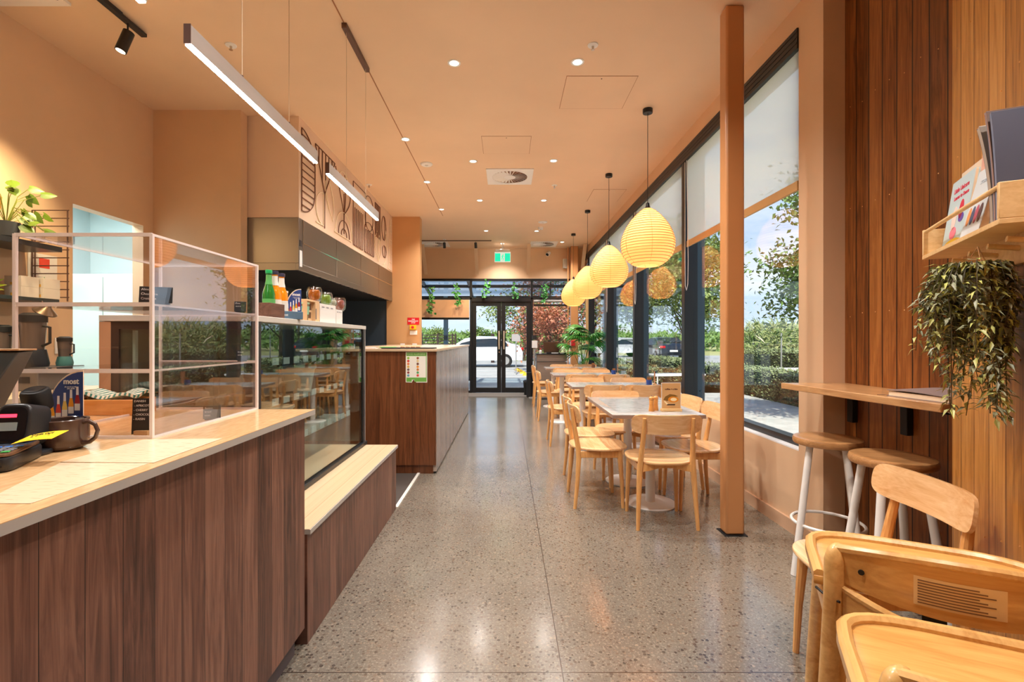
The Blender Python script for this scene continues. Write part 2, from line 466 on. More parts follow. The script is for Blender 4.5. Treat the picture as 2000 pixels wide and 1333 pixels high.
# timber lining: recess shade and angled-wall light put into two cedar tones
UA = Vector((-0.454, -0.891, 0))       # along the angled wall towards the entrance end
M_CEDAR = boards('cedar_boards_shaded', (0, 1, 0), 0.0965, (88, 46, 16), (136, 78, 32), (168, 106, 50), 0.3, 0.07, off=-2.885 + 0.0965 * 40, grain=8, cgroove=(34, 14, 6), vary=0.5)
M_CEDAR2 = boards('cedar_boards_lit', tuple(UA), 0.12, (136, 86, 36), (182, 124, 56), (212, 156, 86), 0.32, 0.04, off=6.0 + 0.005, grain=8, cgroove=(84, 44, 18), vary=0.5)

# ================================================================== THE SETTING
YE = 11.55            # end wall with the doors
XW = 1.90             # window wall
YB = -2.6             # wall behind the camera
HZ = 2.477            # underside of the bulkhead
b = MB().box(-5.2, 2.25, YB, YE + 0.1, -0.12, 0.0); struct('floor', b, M_FLOOR)
b = MB().box(-3.5, 2.25, YB, YE + 0.1, CEIL, CEIL + 0.15); struct('ceiling', b, M_CEIL)
# ceiling groove along the run of the linear lights and the white lowered panel over the counter
b = MB().box(-1.125, -1.117, YB, 8.5, CEIL - 0.003, CEIL); struct('trim_1', b, mat('ceiling_joint', (170, 112, 74), 0.7))
b = MB().box(-3.36, -2.83, YB, 3.13, CEIL - 0.02, CEIL - 0.001); struct('trim_2', b, mat('white_ceiling_panel', (238, 232, 226), 0.5))

# left wall with the doorway to the store room
b = MB().box(-3.465, -3.365, YB, 3.735, 0, CEIL).box(-3.465, -3.365, 3.735, 4.46, 2.338, CEIL).box(-3.465, -3.365, 4.46, 4.7, 0, CEIL)
struct('wall_left', b, M_WALL)
b = MB().box(-3.365, -2.53, 4.585, 4.70, 0, CEIL); struct('wall_kitchen_end', b, M_WALL)
b = MB().box(-2.60, -2.13, 4.707, 4.80, HZ, CEIL).box(-2.13, -2.03, 4.707, 8.56, HZ, CEIL); struct('wall_bulkhead', b, paint('light_peach_bulkhead', (232, 204, 178)))
b = MB().box(-2.13, -1.54, 8.56, 8.76, 0, CEIL); struct('wall_pillar', b, paint('wall_paint_dimmed', (210, 158, 106)))  # wall paint; dimmer light on the pillar put in as a darker orange
b = MB().box(-3.2, -3.1, 4.70, 8.70, 0, CEIL).box(-3.1, -2.13, 8.60, 8.70, 0, CEIL); struct('wall_kitchen_back', b, mat('kitchen_lining_grey', (74, 80, 86), 0.4, metal=0.4))
b = MB().box(-3.2, -3.1, 8.70, YE, 0, CEIL); struct('wall_back_left', b, M_WALL)
# store room beyond the doorway
b = MB().box(-5.2, -5.1, 2.6, 6.0, 0, 2.9).box(-5.1, -3.47, 5.9, 6.0, 0, 2.9).box(-5.1, -3.47, 2.6, 2.7, 0, 2.9)
struct('wall_store_room', b, mat('cool_room_panel', (206, 222, 222), 0.4))
b = MB().box(-5.2, -3.47, 2.6, 6.0, 2.9, 3.0); struct('ceiling_store_room', b, mat('store_ceiling', (214, 226, 228), 0.5))
# window wall: sill wall, head wall, pier
b = MB().box(XW, 2.08, 3.128, YE, 0, 0.555).box(XW, 2.12, 3.128, YE, 3.31, CEIL).box(XW, 2.2, 2.885, 3.128, 0, CEIL)
b.box(XW, 2.08, 11.36, YE, 0.555, 3.31)
struct('wall_right', b, M_WALL)
b = MB().box(2.03, 2.15, -0.24, 2.885, 0, CEIL); struct('wall_recess', b, M_CEDAR)
# angled timber wall
C0 = Vector((1.76, 1.90, 0)); NA = Vector((-0.891, 0.454, 0))
def AW(t, n=0.0, z=0.0): return C0 + UA * t + NA * n + Vector((0, 0, z))
q = [AW(0), AW(2.4), AW(2.4, -0.1), AW(0, -0.1)]
b = MB().prism([(p.x, p.y) for p in q][::-1], 0, CEIL); struct('wall_angled', b, M_CEDAR2)
pe = AW(2.4)
b = MB().box(pe.x, 2.25, pe.y - 0.1, pe.y, 0, CEIL).box(2.15, 2.25, YB, pe.y, 0, CEIL); struct('wall_near_right', b, M_WALL)
b = MB()
rs = random.Random(3)
for k in range(9):
    yb = 2.84 - 0.0965 * k
    for z in (0.62, 0.98, 1.42, 2.05, 2.65): b.sphere((2.03, yb, z + rs.uniform(-.02, .02)), 0.003, 6, 4)
struct('trim_3', b, mat('brass_nail', (226, 170, 110), 0.3, metal=0.8))
b = MB()
for k in range(5):
    for z in (0.55, 1.10, 1.98, 2.4): b.sphere(tuple(AW(0.06 + 0.12 * k, 0.0, z + 0.03 * k)), 0.003, 6, 4)
struct('trim_4', b, MATS['brass_nail'])
# baseboard
b = MB().box(1.882, XW, 3.128, YE, 0, 0.09).box(1.882, XW, 2.885, 3.128, 0, 0.09)
struct('baseboard_right', b, paint('skirting_peach', (212, 172, 138)))
# end wall lintel
b = MB().box(-3.1, XW, YE, YE + 0.14, 2.742, CEIL); struct('wall_end', b, M_WALL)
b = MB().box(-3.465, 2.25, YB - 0.1, YB, 0, CEIL)
struct('wall_front', b, M_WALL)

# windows along the right
MY = [3.128, 5.13, 7.144, 9.13, 11.13]
for k in range(4):
    y0 = MY[k]; y1 = MY[k + 1]
    fr = MB().box(1.955, 2.04, y0 + (0.09 if k else 0.0), y1, 0.556, 0.612).box(1.90, 2.04, y1, y1 + 0.09, 0.556, 3.177)
    if k == 0: fr.box(1.955, 2.04, y0, y0 + 0.06, 0.556, 3.177)
    w = struct('window_%d' % (k + 1), fr, M_FRAME, bev=0.003)
    gy0 = y0 + (0.09 if k else 0.06)
    MB().box(1.993, 2.001, gy0, y1, 0.612, 3.177).build('glass_pane', M_GLASS, w)
    MB().box(1.90, 1.955, gy0 - (0 if k else .06), y1, 0.556, 0.566).build('sill_strip', mat('white_sill_strip', (238, 240, 240), 0.3), w)
b = MB().box(XW - 0.012, 2.04, 3.128, YE, 3.177, 3.31)
for z in (3.21, 3.245, 3.28): b.box(XW - 0.016, XW - 0.012, 3.128, YE, z, z + 0.006)
struct('trim_5', b, M_FRAME)
# outside steel posts by the mullions
for k, y in enumerate((5.24, 7.3, 9.3)):
    b = MB().box(2.06, 2.16, y, y + 0.1, 0, 3.3)
    b.sphere((2.11, y - 0.003, 0.72), 0.008, 8, 5)
    struct('trim_%d' % (6 + k), b, mat('slate_blue_post', (66, 88, 100), 0.4))

# end glazing: three bays and the double door
fr = MB()
fr.box(-3.1, XW, YE - 0.03, YE + 0.08, 2.69, 2.742)           # head
fr.box(-3.1, XW, YE - 0.03, YE + 0.08, 2.245, 2.29)           # transom
fr.box(-0.875, -0.825, YE - 0.03, YE + 0.08, 0, 2.69).box(0.585, 0.635, YE - 0.03, YE + 0.08, 0, 2.69)
fr.box(-3.1, -0.875, YE - 0.03, YE + 0.08, 0, 0.06).box(0.635, XW, YE - 0.03, YE + 0.08, 0, 0.06)
fr.box(-0.825, 0.585, YE - 0.03, YE + 0.08, 2.19, 2.245)
w5 = struct('window_5', fr, M_FRAME, bev=0.003)
MB().box(-3.1, -0.875, YE + 0.02, YE + 0.028, 0.06, 2.245).box(0.635, XW, YE + 0.02, YE + 0.028, 0.06, 2.245).build('glass_pane', M_GLASS, w5)
MB().box(-3.1, -0.875, YE + 0.02, YE + 0.028, 2.29, 2.69).box(-0.825, 0.585, YE + 0.02, YE + 0.028, 2.29, 2.69).box(0.635, XW, YE + 0.02, YE + 0.028, 2.29, 2.69).build('transom_pane', M_GLASS, w5)
for k, (x0, x1, hx) in enumerate(((-0.823, -0.122, -0.175), (-0.118, 0.583, -0.058))):
    fr = MB().box(x0, x0 + 0.1, YE - 0.01, YE + 0.04, 0.01, 2.19).box(x1 - 0.1, x1, YE - 0.01, YE + 0.04, 0.01, 2.19)
    fr.box(x0 + 0.1, x1 - 0.1, YE - 0.01, YE + 0.04, 0.01, 0.13).box(x0 + 0.1, x1 - 0.1, YE - 0.01, YE + 0.04, 2.09, 2.19)
    d = struct('door_%d' % (k + 1), fr, M_FRAME, bev=0.003)
    MB().box(x0 + 0.1, x1 - 0.1, YE + 0.01, YE + 0.02, 0.13, 2.09).build('glass_pane', M_GLASS, d)
    MB().box(hx - 0.014, hx + 0.014, YE - 0.07, YE - 0.045, 1.05, 1.49).box(hx - 0.01, hx + 0.01, YE - 0.045, YE - 0.01, 1.08, 1.10).box(hx - 0.01, hx + 0.01, YE - 0.045, YE - 0.01, 1.44, 1.46).build('door_handle', mat('pale_pull_handle', (206, 190, 168), 0.35, metal=0.4), d, bev=0.003)
    if k == 0: MB().lathe([(0.022, 0), (0.02, 0.012), (0.006, 0.014)], 14, T3(hx - 0.0, YE - 0.011, 0.985) @ RX(PI / 2)).build('door_lock', M_CHROME, d)
# store room door leaf seen through the doorway
d = struct('door_3', MB().box(-4.62, -3.56, 4.75, 4.80, 0, 1.93), mat('cool_room_door', (200, 220, 214), 0.4), bev=0.004)
MB().box(-3.99, -3.96, 4.735, 4.75, 1.20, 1.36).cyl((-3.975, 4.72, 1.24), (-3.88, 4.72, 1.24), 0.011).build('door_handle', M_DARK, d, bev=0.004)
MB().box(-3.985, -3.979, 4.746, 4.75, 0.05, 1.9).build('door_seal', mat('grey_seal', (150, 168, 166), 0.6), d)
# frosted panel light in the store room
o = MB().box(-4.75, -4.05, 4.45, 4.48, 2.06, 2.42).build('frosted_panel', mat('frosted_glow', (206, 226, 240), 0.4, emit=(206, 228, 244), estr=0.55))
tag(o, 'pale frosted panel hanging high in the store room doorway', 'panel')
ld = bpy.data.lights.new('store_tube', 'AREA'); ld.energy = 60; ld.size = 1.0; ld.color = (0.9, 0.97, 1.0)
lt = thing('ceiling_batten_light', 'white fluorescent batten on the store room ceiling', 'light', (-4.2, 4.2, 2.86))
MB().box(-0.6, 0.6, -0.05, 0.05, 0.0, 0.04).build('housing', M_WHITE, lt)
lo = bpy.data.objects.new('tube_glow', ld); COL.objects.link(lo); lo.parent = lt; lo.location = (0, 0, -0.02)

# steel square post by the tables
o = MB().box(1.435, 1.557, 3.14, 3.245, 0.004, CEIL - 0.001).build('column', M_SIDE, None, bev=0.014)
tag(o, 'orange painted square steel column from floor to ceiling', 'column')
MB().box(1.422, 1.57, 3.127, 3.258, 0.0, 0.004).build('base_seal', M_DARKM, o)
# end corner post and thin conduits
o = MB().box(1.51, 1.68, 11.25, 11.42, 0, CEIL).build('column', M_SIDE, None, bev=0.01)
tag(o, 'peach square post in the far corner behind the palm', 'column')
o = MB().cyl((1.455, 11.36, 0.0), (1.455, 11.36, CEIL), 0.014, seg=10).build('conduit_pipe', M_SIDE)
tag(o, 'thin painted conduit pipe left of the far corner post', 'pipe')
o = MB().box(1.83, 1.885, 11.05, 11.11, 0, 2.3).build('slim_post', M_HEM)
tag(o, 'slim tan post against the windows behind the palm', 'post')
# stays from the ceiling to the lintel
for k, (x, nm) in enumerate(((-1.92, 'leftmost, above the ivy at the left window'), (-0.70, 'left of the green exit sign'), (0.52, 'between the exit sign and the camera'), (1.80, 'rightmost, in the window corner'))):
    dx = 0.04
    o = MB().prism([(x - dx, 0), (x + dx, 0), (x + dx, 0.03), (x - dx, 0.03)], 0, 0.97, Matrix.Translation((0, 11.49, 2.84)) @ RX(math.radians(40)) @ Matrix.Diagonal((1, 1, 0.84, 1))).build('roof_stay', M_WALL)
    tag(o, 'peach painted slanting stay under the ceiling, ' + nm, 'stay')

# ================================================================== COUNTERS
# front service counter
t = thing('service_counter', 'walnut board front counter with a honey stone top, nearest the camera', 'counter', (0, 0, 0))
MB().box(-1.80, -0.832, -1.2, 1.985, 0.09, 0.968).build('body', M_WALN_Y, t, bev=0.001)
MB().box(-1.78, -0.86, -1.2, 1.955, 0.0, 0.09).build('kick_plate', mat('grey_kick', (84, 78, 84), 0.4, metal=0.3), t)
MB().box(-0.8325, -0.80, -1.2, 2.015, 0.968, 0.9875).box(-1.83, -0.8325, 1.99, 2.015, 0.968, 0.9875).build('counter_edge', M_SLABEDGE, t)
MB().box(-1.83, -0.80, -1.2, 2.015, 0.9875, 0.989).box(-1.83, -0.8325, -1.2, 1.99, 0.968, 0.9875).build('countertop', M_COUNTER, t)
# low display bench
t = thing('display_plinth', 'low walnut plinth with pale boarded top carrying the glass display cabinet', 'plinth', (0, 0, 0))
MB().box(-1.85, -0.835, 2.02, 3.642, 0.0, 0.462).build('body', M_WALN_Y, t, bev=0.001)
MB().box(-1.85, -0.826, 2.02, 3.648, 0.482, 0.484).build('boarded_top', M_BENCHTOP, t)
MB().box(-1.85, -0.822, 2.02, 3.648, 0.462, 0.482).build('edge_strip', M_SLABEDGE, t)
# island counter
t = thing('island_counter', 'high walnut island counter with pale counter edge, in front of the kitchen', 'counter', (0, 0, 0))
MB().box(-1.95, -0.672, 4.58, 4.60, 0.085, 1.168).build('end_panel', M_WALN_X, t)
MB().box(-1.95, -0.667, 4.601, 8.5, 0.02, 1.168).build('side_panel', M_WALN_I, t)
MB().box(-1.95, -0.70, 4.60, 4.64, 0.0, 0.084).build('kick_plate', M_WALN_X, t)
MB().box(-2.0, -0.655, 4.565, 8.52, 1.168, 1.192).build('countertop', mat('beige_counter_slab', (206, 178, 146), 0.2), t, bev=0.002)
# kitchen floor vinyl and its metal threshold
o = MB().box(-1.95, -0.85, 3.66, 4.64, 0.0005, 0.003).build('floor_mat', mat('dark_brown_vinyl', (66, 56, 50), 0.7)); tag(o, 'dark brown floor mat in the gap between plinth and island counter', 'mat')
o = MB().box(-0.85, -0.825, 3.66, 4.60, 0.0005, 0.008).build('floor_strip', mat('white_threshold', (222, 218, 208), 0.35)); tag(o, 'white metal threshold strip edging the dark mat', 'strip')

# glass display cabinet
mat('dark_brown_frame', (58, 44, 38), 0.35)
t = thing('display_cabinet', 'large refrigerated glass display cabinet on the low plinth', 'display cabinet', (0, 0, 0))
MB().box(-1.72, -1.07, 2.03, 3.67, 1.358, 1.384).build('top_slab', mat('pale_grey_top', (204, 200, 190), 0.35), t, bev=0.002)
MB().box(-1.085, -1.079, 2.05, 3.60, 0.52, 1.352).build('front_glass', M_CASEGL, t)
MB().box(-1.10, -1.06, 2.03, 3.67, 0.4845, 0.512).build('bottom_rail', M_FRAME, t, bev=0.004)
MB().box(-1.10, -1.072, 3.645, 3.66, 0.512, 1.358).build('corner_post', M_SILVER, t, bev=0.001)
MB().box(-1.10, -1.072, 3.60, 3.645, 0.512, 1.358).build('inner_frame', M_DARK, t)
MB().box(-1.672, -1.64, 2.035, 2.05, 0.50, 1.357).box(-1.64, -1.12, 2.035, 2.05, 1.325, 1.357).box(-1.64, -1.12, 2.035, 2.05, 0.50, 0.53).build('end_frame', mat('dark_brown_frame', (58, 44, 38), 0.35), t)
MB().box(-1.64, -1.12, 2.040, 2.045, 0.53, 1.325).build('end_glass', M_CASEGL, t)
MB().box(-1.72, -1.672, 2.032, 2.052, 0.4845, 1.357).build('tan_edge_post', mat('tan_laminate_edge', (190, 144, 108), 0.45), t)
MB().box(-1.60, -1.588, 2.06, 2.075, 0.55, 1.32).build('light_strip', mat('cabinet_strip', (222, 234, 230), 0.3), t)
MB().box(-1.12, -1.07, 2.051, 2.10, 0.512, 1.358).build('inner_frame', M_DARK, t)
MB().box(-1.72, -1.10, 3.645, 3.66, 0.512, 1.358).build('end_glass', M_CASEGL, t)
for (ya, yb) in ((2.055, 2.84), (2.86, 3.64)):
    rd = MB().box(-1.72, -1.70, ya, ya + 0.04, 0.4925, 1.357).box(-1.72, -1.70, yb - 0.04, yb, 0.4925, 1.357).box(-1.72, -1.70, ya + 0.04, yb - 0.04, 0.4925, 0.54).box(-1.72, -1.70, ya + 0.04, yb - 0.04, 1.31, 1.357).build('rear_door', MATS['dark_brown_frame'], t)
    MB().box(-1.714, -1.708, ya + 0.04, yb - 0.04, 0.54, 1.31).build('rear_glass', mat('smoked_rear_glass', (112, 108, 92), 0.06, spec=1.0), rd)
MB().box(-1.70, -1.10, 2.06, 3.63, 0.4845, 0.492).build('deck', mat('slatted_deck', (206, 190, 166), 0.35), t)
for z in (0.72, 0.93, 1.14):
    MB().box(-1.69, -1.16, 2.07, 3.58, z, z + 0.008).build('glass_shelf', mat('shelf_white', (198, 196, 190), 0.25), t) if z == 0.72 else MB().box(-1.69, -1.2, 2.07, 3.55, z, z + 0.008).build('glass_shelf', M_CASEGL, t)
    b = MB()
    for k in range(9): b.cbox((-1.15 - (0.05 if z > 0.8 else 0), 2.5 + k * 0.125, z + 0.026), (0.004, 0.07, 0.036))
    b.build('price_tickets', mat('ticket_white', (206, 222, 226), 0.4), t)['kind'] = 'stuff'
tub = thing('plastic_tub', 'translucent white tub on the lowest shelf of the display cabinet', 'tub', (-1.35, 2.80, 0.728))
MB().lathe([(0.075, 0.0), (0.10, 0.15)], 20, cap=False).lathe([(0.002, 0.0), (0.075, 0.002)], 20, cap=False).build('body', mat('tub_white', (220, 224, 222), 0.35), tub)
MB().lathe([(0.102, 0.15), (0.11, 0.155), (0.11, 0.17), (0.10, 0.172), (0.10, 0.15)], 20, cap=False).build('rim', M_WHITE, tub)
dup(tub, (-1.36, 3.15, 0.938), 0.0, 'translucent white tub on the middle shelf of the display cabinet')
for k, (y, z, c, lb) in enumerate(((2.45, 0.938, (178, 136, 80), 'golden bread rolls on the middle shelf of the display cabinet'), (3.38, 0.728, (150, 120, 84), 'brown pastry pile at the far end of the lowest cabinet shelf'))):
    b = MB(); rs = random.Random(k)
    for j in range(7): b.sphere((-1.4 + rs.uniform(-.09, .12), y + rs.uniform(-.11, .11), z + 0.035 + 0.01 * (j % 2)), 0.035, 10, 6, (1.2, 1, 0.8))
    tag(b.build('pastry_tray', mat('pastry_%d' % k, c, 0.6)), lb, 'food', kind='stuff')

# acrylic counter case
t = thing('acrylic_case', 'tall clear acrylic pastry case with two shelves on the front counter', 'display case', (0, 0, 0))
x0, x1, y0, y1, z0, z1 = -1.444, -1.042, 1.415, 2.010, 0.9895, 1.592
e_ = 0.011
MB().box(x1 - 0.006, x1, y0, y1, z0, z1 - 0.008).build('front_panel', M_ACRYLF, t)
MB().box(x0, x1 - 0.007, y0, y0 + 0.006, z0, z1 - 0.008).build('end_panel', M_ACRYL, t)
MB().box(x0, x1 - 0.007, y1 - 0.006, y1, z0, z1 - 0.008).build('end_panel', M_ACRYL, t)
MB().box(x0, x1, y0, y1, z1 - 0.007, z1).build('top_panel', M_ACRYL, t)
b = MB()
for (a, c) in (((x0, y0), (x1, y0)), ((x0, y1), (x1, y1))):
    for z in (z0 + 0.003, z1 - 0.003, 1.384, 1.188): b.cbox(((a[0] + c[0]) / 2, a[1], z), (x1 - x0, 0.007, 0.012 if z < 1.5 and z > 1 else 0.010))
for xx in (x0, x1):
    for z in (z0 + 0.003, z1 - 0.003): b.cbox((xx, (y0 + y1) / 2, z), (0.006, y1 - y0, 0.007))
    for yy in (y0, y1): b.cbox((xx, yy, (z0 + z1) / 2), (0.009, 0.009, z1 - z0))
for z in (1.384, 1.188): b.cbox((x1 - 0.008, (y0 + y1) / 2, z), (0.003, y1 - y0, 0.006))
b.build('polished_edges', M_ACEDGE, t)
for z in (1.384, 1.188): MB().box(x0, x1 - 0.008, y0 + 0.007, y1 - 0.007, z - 0.003, z + 0.003).build('shelf', M_ACRYL, t)

# chalk tickets
M_CHALK = mat('chalkboard', (34, 36, 38), 0.6); M_CHK = mat('chalk_white', (232, 232, 230), 0.8)
def ticket(px_loc, rz, w, h, lines, size, label, holder=True, lean=0.2):
    t = thing('chalkboard_ticket', label, 'sign', px_loc, rz)
    Mx = RX(-lean)
    MB().box(-w / 2, w / 2, -0.0015, 0.0015, 0.004, h, Mx).build('board', M_CHALK, t, bev=0.0005)
    if holder: MB().box(-w * 0.28, w * 0.38, -0.012, 0.016, 0, 0.016).build('wooden_foot', M_PINE, t, bev=0.001)
    else: MB().box(-w * 0.4, w * 0.4, -0.004, 0.02, 0, 0.004).build('foot', M_DARK, t)
    size *= 0.74
    for k, ln in enumerate(lines):
        text('lettering', ln, size, M_CHK, t, Mx @ T3(-w / 2 + 0.005, -0.0022, h - size * (0.95 + 1.45 * k)) @ FACE_CAM, align='LEFT')
    return t
ticket((-1.098, 1.45, 0.991), math.radians(4), 0.060, 0.112, ['DANISH', '- APRICOT', '- CHERRY', '- CHOCOLATE', '- RAISIN'], 0.0125, 'black chalk ticket listing danish flavours, wooden foot, at the case corner', lean=0.06)
ticket((-1.075, 1.475, 1.389), math.radians(25), 0.085, 0.055, ['Almond', 'Chocolate', 'Croissant'], 0.0135, 'chalk ticket with three lines on the top shelf at the near corner', holder=False)
ticket((-1.065, 1.74, 0.991), math.radians(25), 0.055, 0.05, ['Banana', 'bread', 'toast'], 0.012, 'chalk ticket on the case floor behind the front panel', holder=False)
ticket((-1.065, 1.94, 1.193), math.radians(25), 0.042, 0.045, ['Bread', 'slice'], 0.011, 'small chalk ticket at the far end of the middle shelf', holder=False)
ticket((-1.065, 1.925, 1.389), math.radians(25), 0.042, 0.045, ['Date', 'scone'], 0.011, 'small chalk ticket at the far end of the top shelf', holder=False)

# ------------------------------------------------ things on the service counter
# papers
M_PAPER = mat('menu_paper', (236, 214, 182), 0.22)
_nt, _n, _l, _b = nodes_of(M_PAPER)
vv = coords(_nt, 'Object', (26, 210, 1)); 
_nt.links.new(ramp(_nt, noise(_nt, vv, 1.0, 2), [(0.34, (206, 182, 148)), (0.42, (232, 210, 178))]), _b.inputs['Base Color'])
def paper(name, pts, z, label):
    cx = sum(p[0] for p in pts) / 4; cy = sum(p[1] for p in pts) / 4
    o = MB().prism([(p[0] - cx, p[1] - cy) for p in pts], 0, 0.0009).build(name, M_PAPER, loc=(cx, cy, z))
    return tag(o, label, 'menu')
def onC(px, py, z=0.989): d = (CAMH - z) * F / (py - CY); return ((px - CX) * d / F, d)
paper('paper_menu', [onC(118, 904), onC(300, 905.5), onC(434, 858), onC(280, 860)], 0.9897, 'cream paper menu sheet lying nearest the acrylic case')
paper('paper_menu', [onC(-40, 985), onC(60, 985), onC(292, 906), onC(118, 905)], 0.9892, 'cream paper menu sheet lying nearest the card terminal')
# mug with the arched juice sign
mg = thing('coffee_mug', 'large glossy brown mug with a loop handle on the counter', 'mug', (-1.180, 1.285, 0.9895))
M_MUG = mat('brown_glaze', (82, 62, 54), 0.18, coat=0.3)
MB().lathe([(0.036, 0), (0.044, 0.004), (0.051, 0.014), (0.0525, 0.03), (0.0525, 0.078), (0.0505, 0.08), (0.048, 0.078), (0.048, 0.012), (0.002, 0.01)], 32, cap=True).build('body', M_MUG, mg)
MB().tube([(0.05, 0, 0.07), (0.066, 0, 0.073), (0.082, 0, 0.064), (0.089, 0, 0.048), (0.083, 0, 0.030), (0.068, 0, 0.018), (0.05, 0, 0.016)], [0.006, 0.0055, 0.005, 0.005, 0.005, 0.0055, 0.007], 10).build('handle', M_MUG, mg)
def juice_sign(loc, rz, s, label, w=0.095, h=0.17, stand=True):
    t = thing('arched_sign', label, 'sign', loc, rz)
    pts = [(w / 2, 0.0), (w / 2, h)] + [(w / 2 - w * math.sin(a), h * 0.25 + h * 0.75 * math.cos(a)) for a in [PI / 2 * k / 10 for k in range(1, 11)]] + [(-w / 2, 0.0)]
    MB().prism(pts, -0.0014, 0.0014, RX(PI / 2)).build('backing_board', mat('cream_card', (236, 214, 186), 0.5), t)
    ins = [(x * 0.965 + 0.0018, max(y * 0.975, 0.002)) for x, y in pts]
    MB().prism(ins, 0.0015, 0.0022, RX(PI / 2)).build('printed_face', mat('royal_blue_print', (48, 72, 134), 0.4), t)
    bw = w / 5.6
    cols = ((244, 168, 30), (216, 60, 50), (240, 208, 110), (240, 158, 36), (160, 34, 44))
    for k in range(5):
        x = -w / 2 + bw * (0.75 + k); zb = 0.012 + h * 0.055 * k
        hh = h * 0.33
        MB().prism([(x - bw * .42, zb), (x + bw * .42, zb), (x + bw * .4, zb + hh * .45), (x + bw * .2, zb + hh * .8), (x - bw * .2, zb + hh * .8), (x - bw * .4, zb + hh * .45)], 0.0023, 0.0026, RX(PI / 2)).build('printed_bottle', mat('juice_print_%d' % k, cols[k], 0.4), t)
        MB().prism([(x - bw * .2, zb + hh * .8), (x + bw * .2, zb + hh * .8), (x + bw * .17, zb + hh * 1.25), (x - bw * .17, zb + hh * 1.25)], 0.0023, 0.0026, RX(PI / 2)).build('printed_cap', mat('print_white', (236, 232, 236), 0.4), t)
        MB().prism([(x - bw * .42, zb - .002), (x + bw * .42, zb - .002), (x + bw * .42, zb + hh * .33), (x - bw * .42, zb + hh * .33)], 0.0027, 0.003, RX(PI / 2)).build('printed_label', M_WHITE, t)
    text('lettering', 'most', h * 0.135, M_WHITE, t, T3(w * 0.17, -0.0024, h * 0.80) @ FACE_CAM, bold=0.0006)
    text('lettering', 'all natural sparkling\njuice drinks', h * 0.03, M_WHITE, t, T3(w * 0.17, -0.0024, h * 0.69) @ FACE_CAM)
    if stand: MB().box(-w * 0.28, w * 0.55, -0.004, -0.003, -0.005, 0.024).build('card_holder', mat('card_grey_white', (216, 214, 208), 0.5), t)
    return t
js = juice_sign((-1.222, 1.335, 1.04), 0.0, 1, 'blue arched drinks sign with five juice bottles standing in the brown mug', 0.098, 0.155)
# card terminal
tm = thing('card_terminal', 'dark grey card payment terminal with coloured keys', 'card terminal', (-1.165, 1.115, 0.9895), math.radians(26))
MB().slab(superell(0.046, 0.09, 6, 40), 0.0, 0.032, 0.007).build('body', M_DARK, tm)
MB().slab(superell(0.042, 0.085, 7, 40), 0.032, 0.04, 0.004).build('keypad_bezel', mat('bronze_bezel', (120, 88, 66), 0.35, metal=0.5), tm)
keyc = {0: ((120, 124, 130),) * 4, 1: ((120, 124, 130),) * 4, 2: ((120, 124, 130),) * 4, 3: ((60, 110, 190), (214, 84, 84), (240, 160, 40), (70, 180, 90)), 4: ((60, 110, 190), (230, 232, 236), (240, 160, 40), (240, 160, 40))}
for r_ in range(5):
    for c_ in range(4):
        col = ((60, 120, 200) if r_ == 4 else keyc[r_][c_]) if r_ != 3 else (120, 124, 130)
        if r_ == 0: col = ((60, 110, 190), (214, 84, 84), (240, 160, 40), (70, 180, 90))[c_]
        MB().cbox((-0.028 + c_ * 0.0185, -0.066 + r_ * 0.0165, 0.0415), (0.014, 0.010, 0.003)).build('key', mat('key_%d_%d_%d' % col, col, 0.4), tm, bev=0.001)
MB().box(-0.034, 0.034, 0.026, 0.074, 0.04, 0.0408).build('screen', mat('terminal_screen', (70, 76, 88), 0.15), tm)
MB().box(-0.03, 0.03, -0.0905, -0.088, 0.012, 0.014).build('card_slot', M_DARKM, tm)
text('lettering', 'Ctls', 0.007, M_WHITE, tm, T3(0, -0.0905, 0.022) @ FACE_CAM)
# scanner on its stand with the yellow note
sc = thing('barcode_scanner', 'black hands-free barcode scanner glowing red on its stand', 'scanner', (-1.205, 1.215, 0.9895), math.radians(12))
MB().slab(superell(0.045, 0.045, 2.2, 28), 0, 0.012, 0.004).build('stand_foot', M_DARK, sc)
MB().tube([(0, 0.02, 0.01), (0, 0.035, 0.05), (0, 0.03, 0.08)], [0.016, 0.014, 0.018], 12).build('stand_neck', M_DARK, sc)
b = MB(); HM = T3(0, 0.0, 0.075) @ RX(math.radians(-12))
b.prism(superell(0.036, 0.05, 4, 32), -0.02, 0.055, HM @ RX(PI / 2))
b.build('head', M_DARK, sc, bev=0.005)
MB().prism(superell(0.030, 0.041, 4, 32), 0.0552, 0.0562, HM @ RX(PI / 2)).build('scan_window', mat('scanner_glass', (20, 24, 30), 0.08), sc)
MB().box(-0.028, 0.008, -0.0575, -0.0565, 0.016, 0.024, HM).build('red_lamp', mat('red_glow', (255, 40, 50), 0.4, emit=(255, 40, 60), estr=3.0), sc)
MB().box(-0.024, 0.012, -0.0575, -0.0565, -0.016, 0.004, HM).build('white_reflector', mat('reflector_pale', (170, 196, 206), 0.15, metal=0.4), sc)
MB().slab(superell(0.028, 0.03, 2.5, 24), 0.0, 0.06, 0.01, M=T3(-0.012, 0.055, 0.105) @ RX(0.3)).build('rear_grip', M_DARKM, sc)
nt_ = thing('sticky_note', 'yellow handwritten sticky note stuck to the scanner front', 'note', (-1.098, 1.135, 1.050), math.radians(8))
nt_.rotation_euler = (0.62, -0.12, 0.14)
MB().panel(lambda u, v: ((u - .5) * 0.084, (v - .5) * 0.05, -0.012 * (v - .5) * 2 + 0.004 * math.sin(u * 3)), 8, 4, 0.0006).build('paper', mat('note_yellow', (250, 208, 20), 0.6), nt_)
text('lettering', 'Credit Card\n& Paywave\n1.5% Surcharge', 0.0095, M_DARKM, nt_, T3(0.0, 0.0, 0.0012) @ RX(-0.24) @ T3(0, 0, 0.0022))
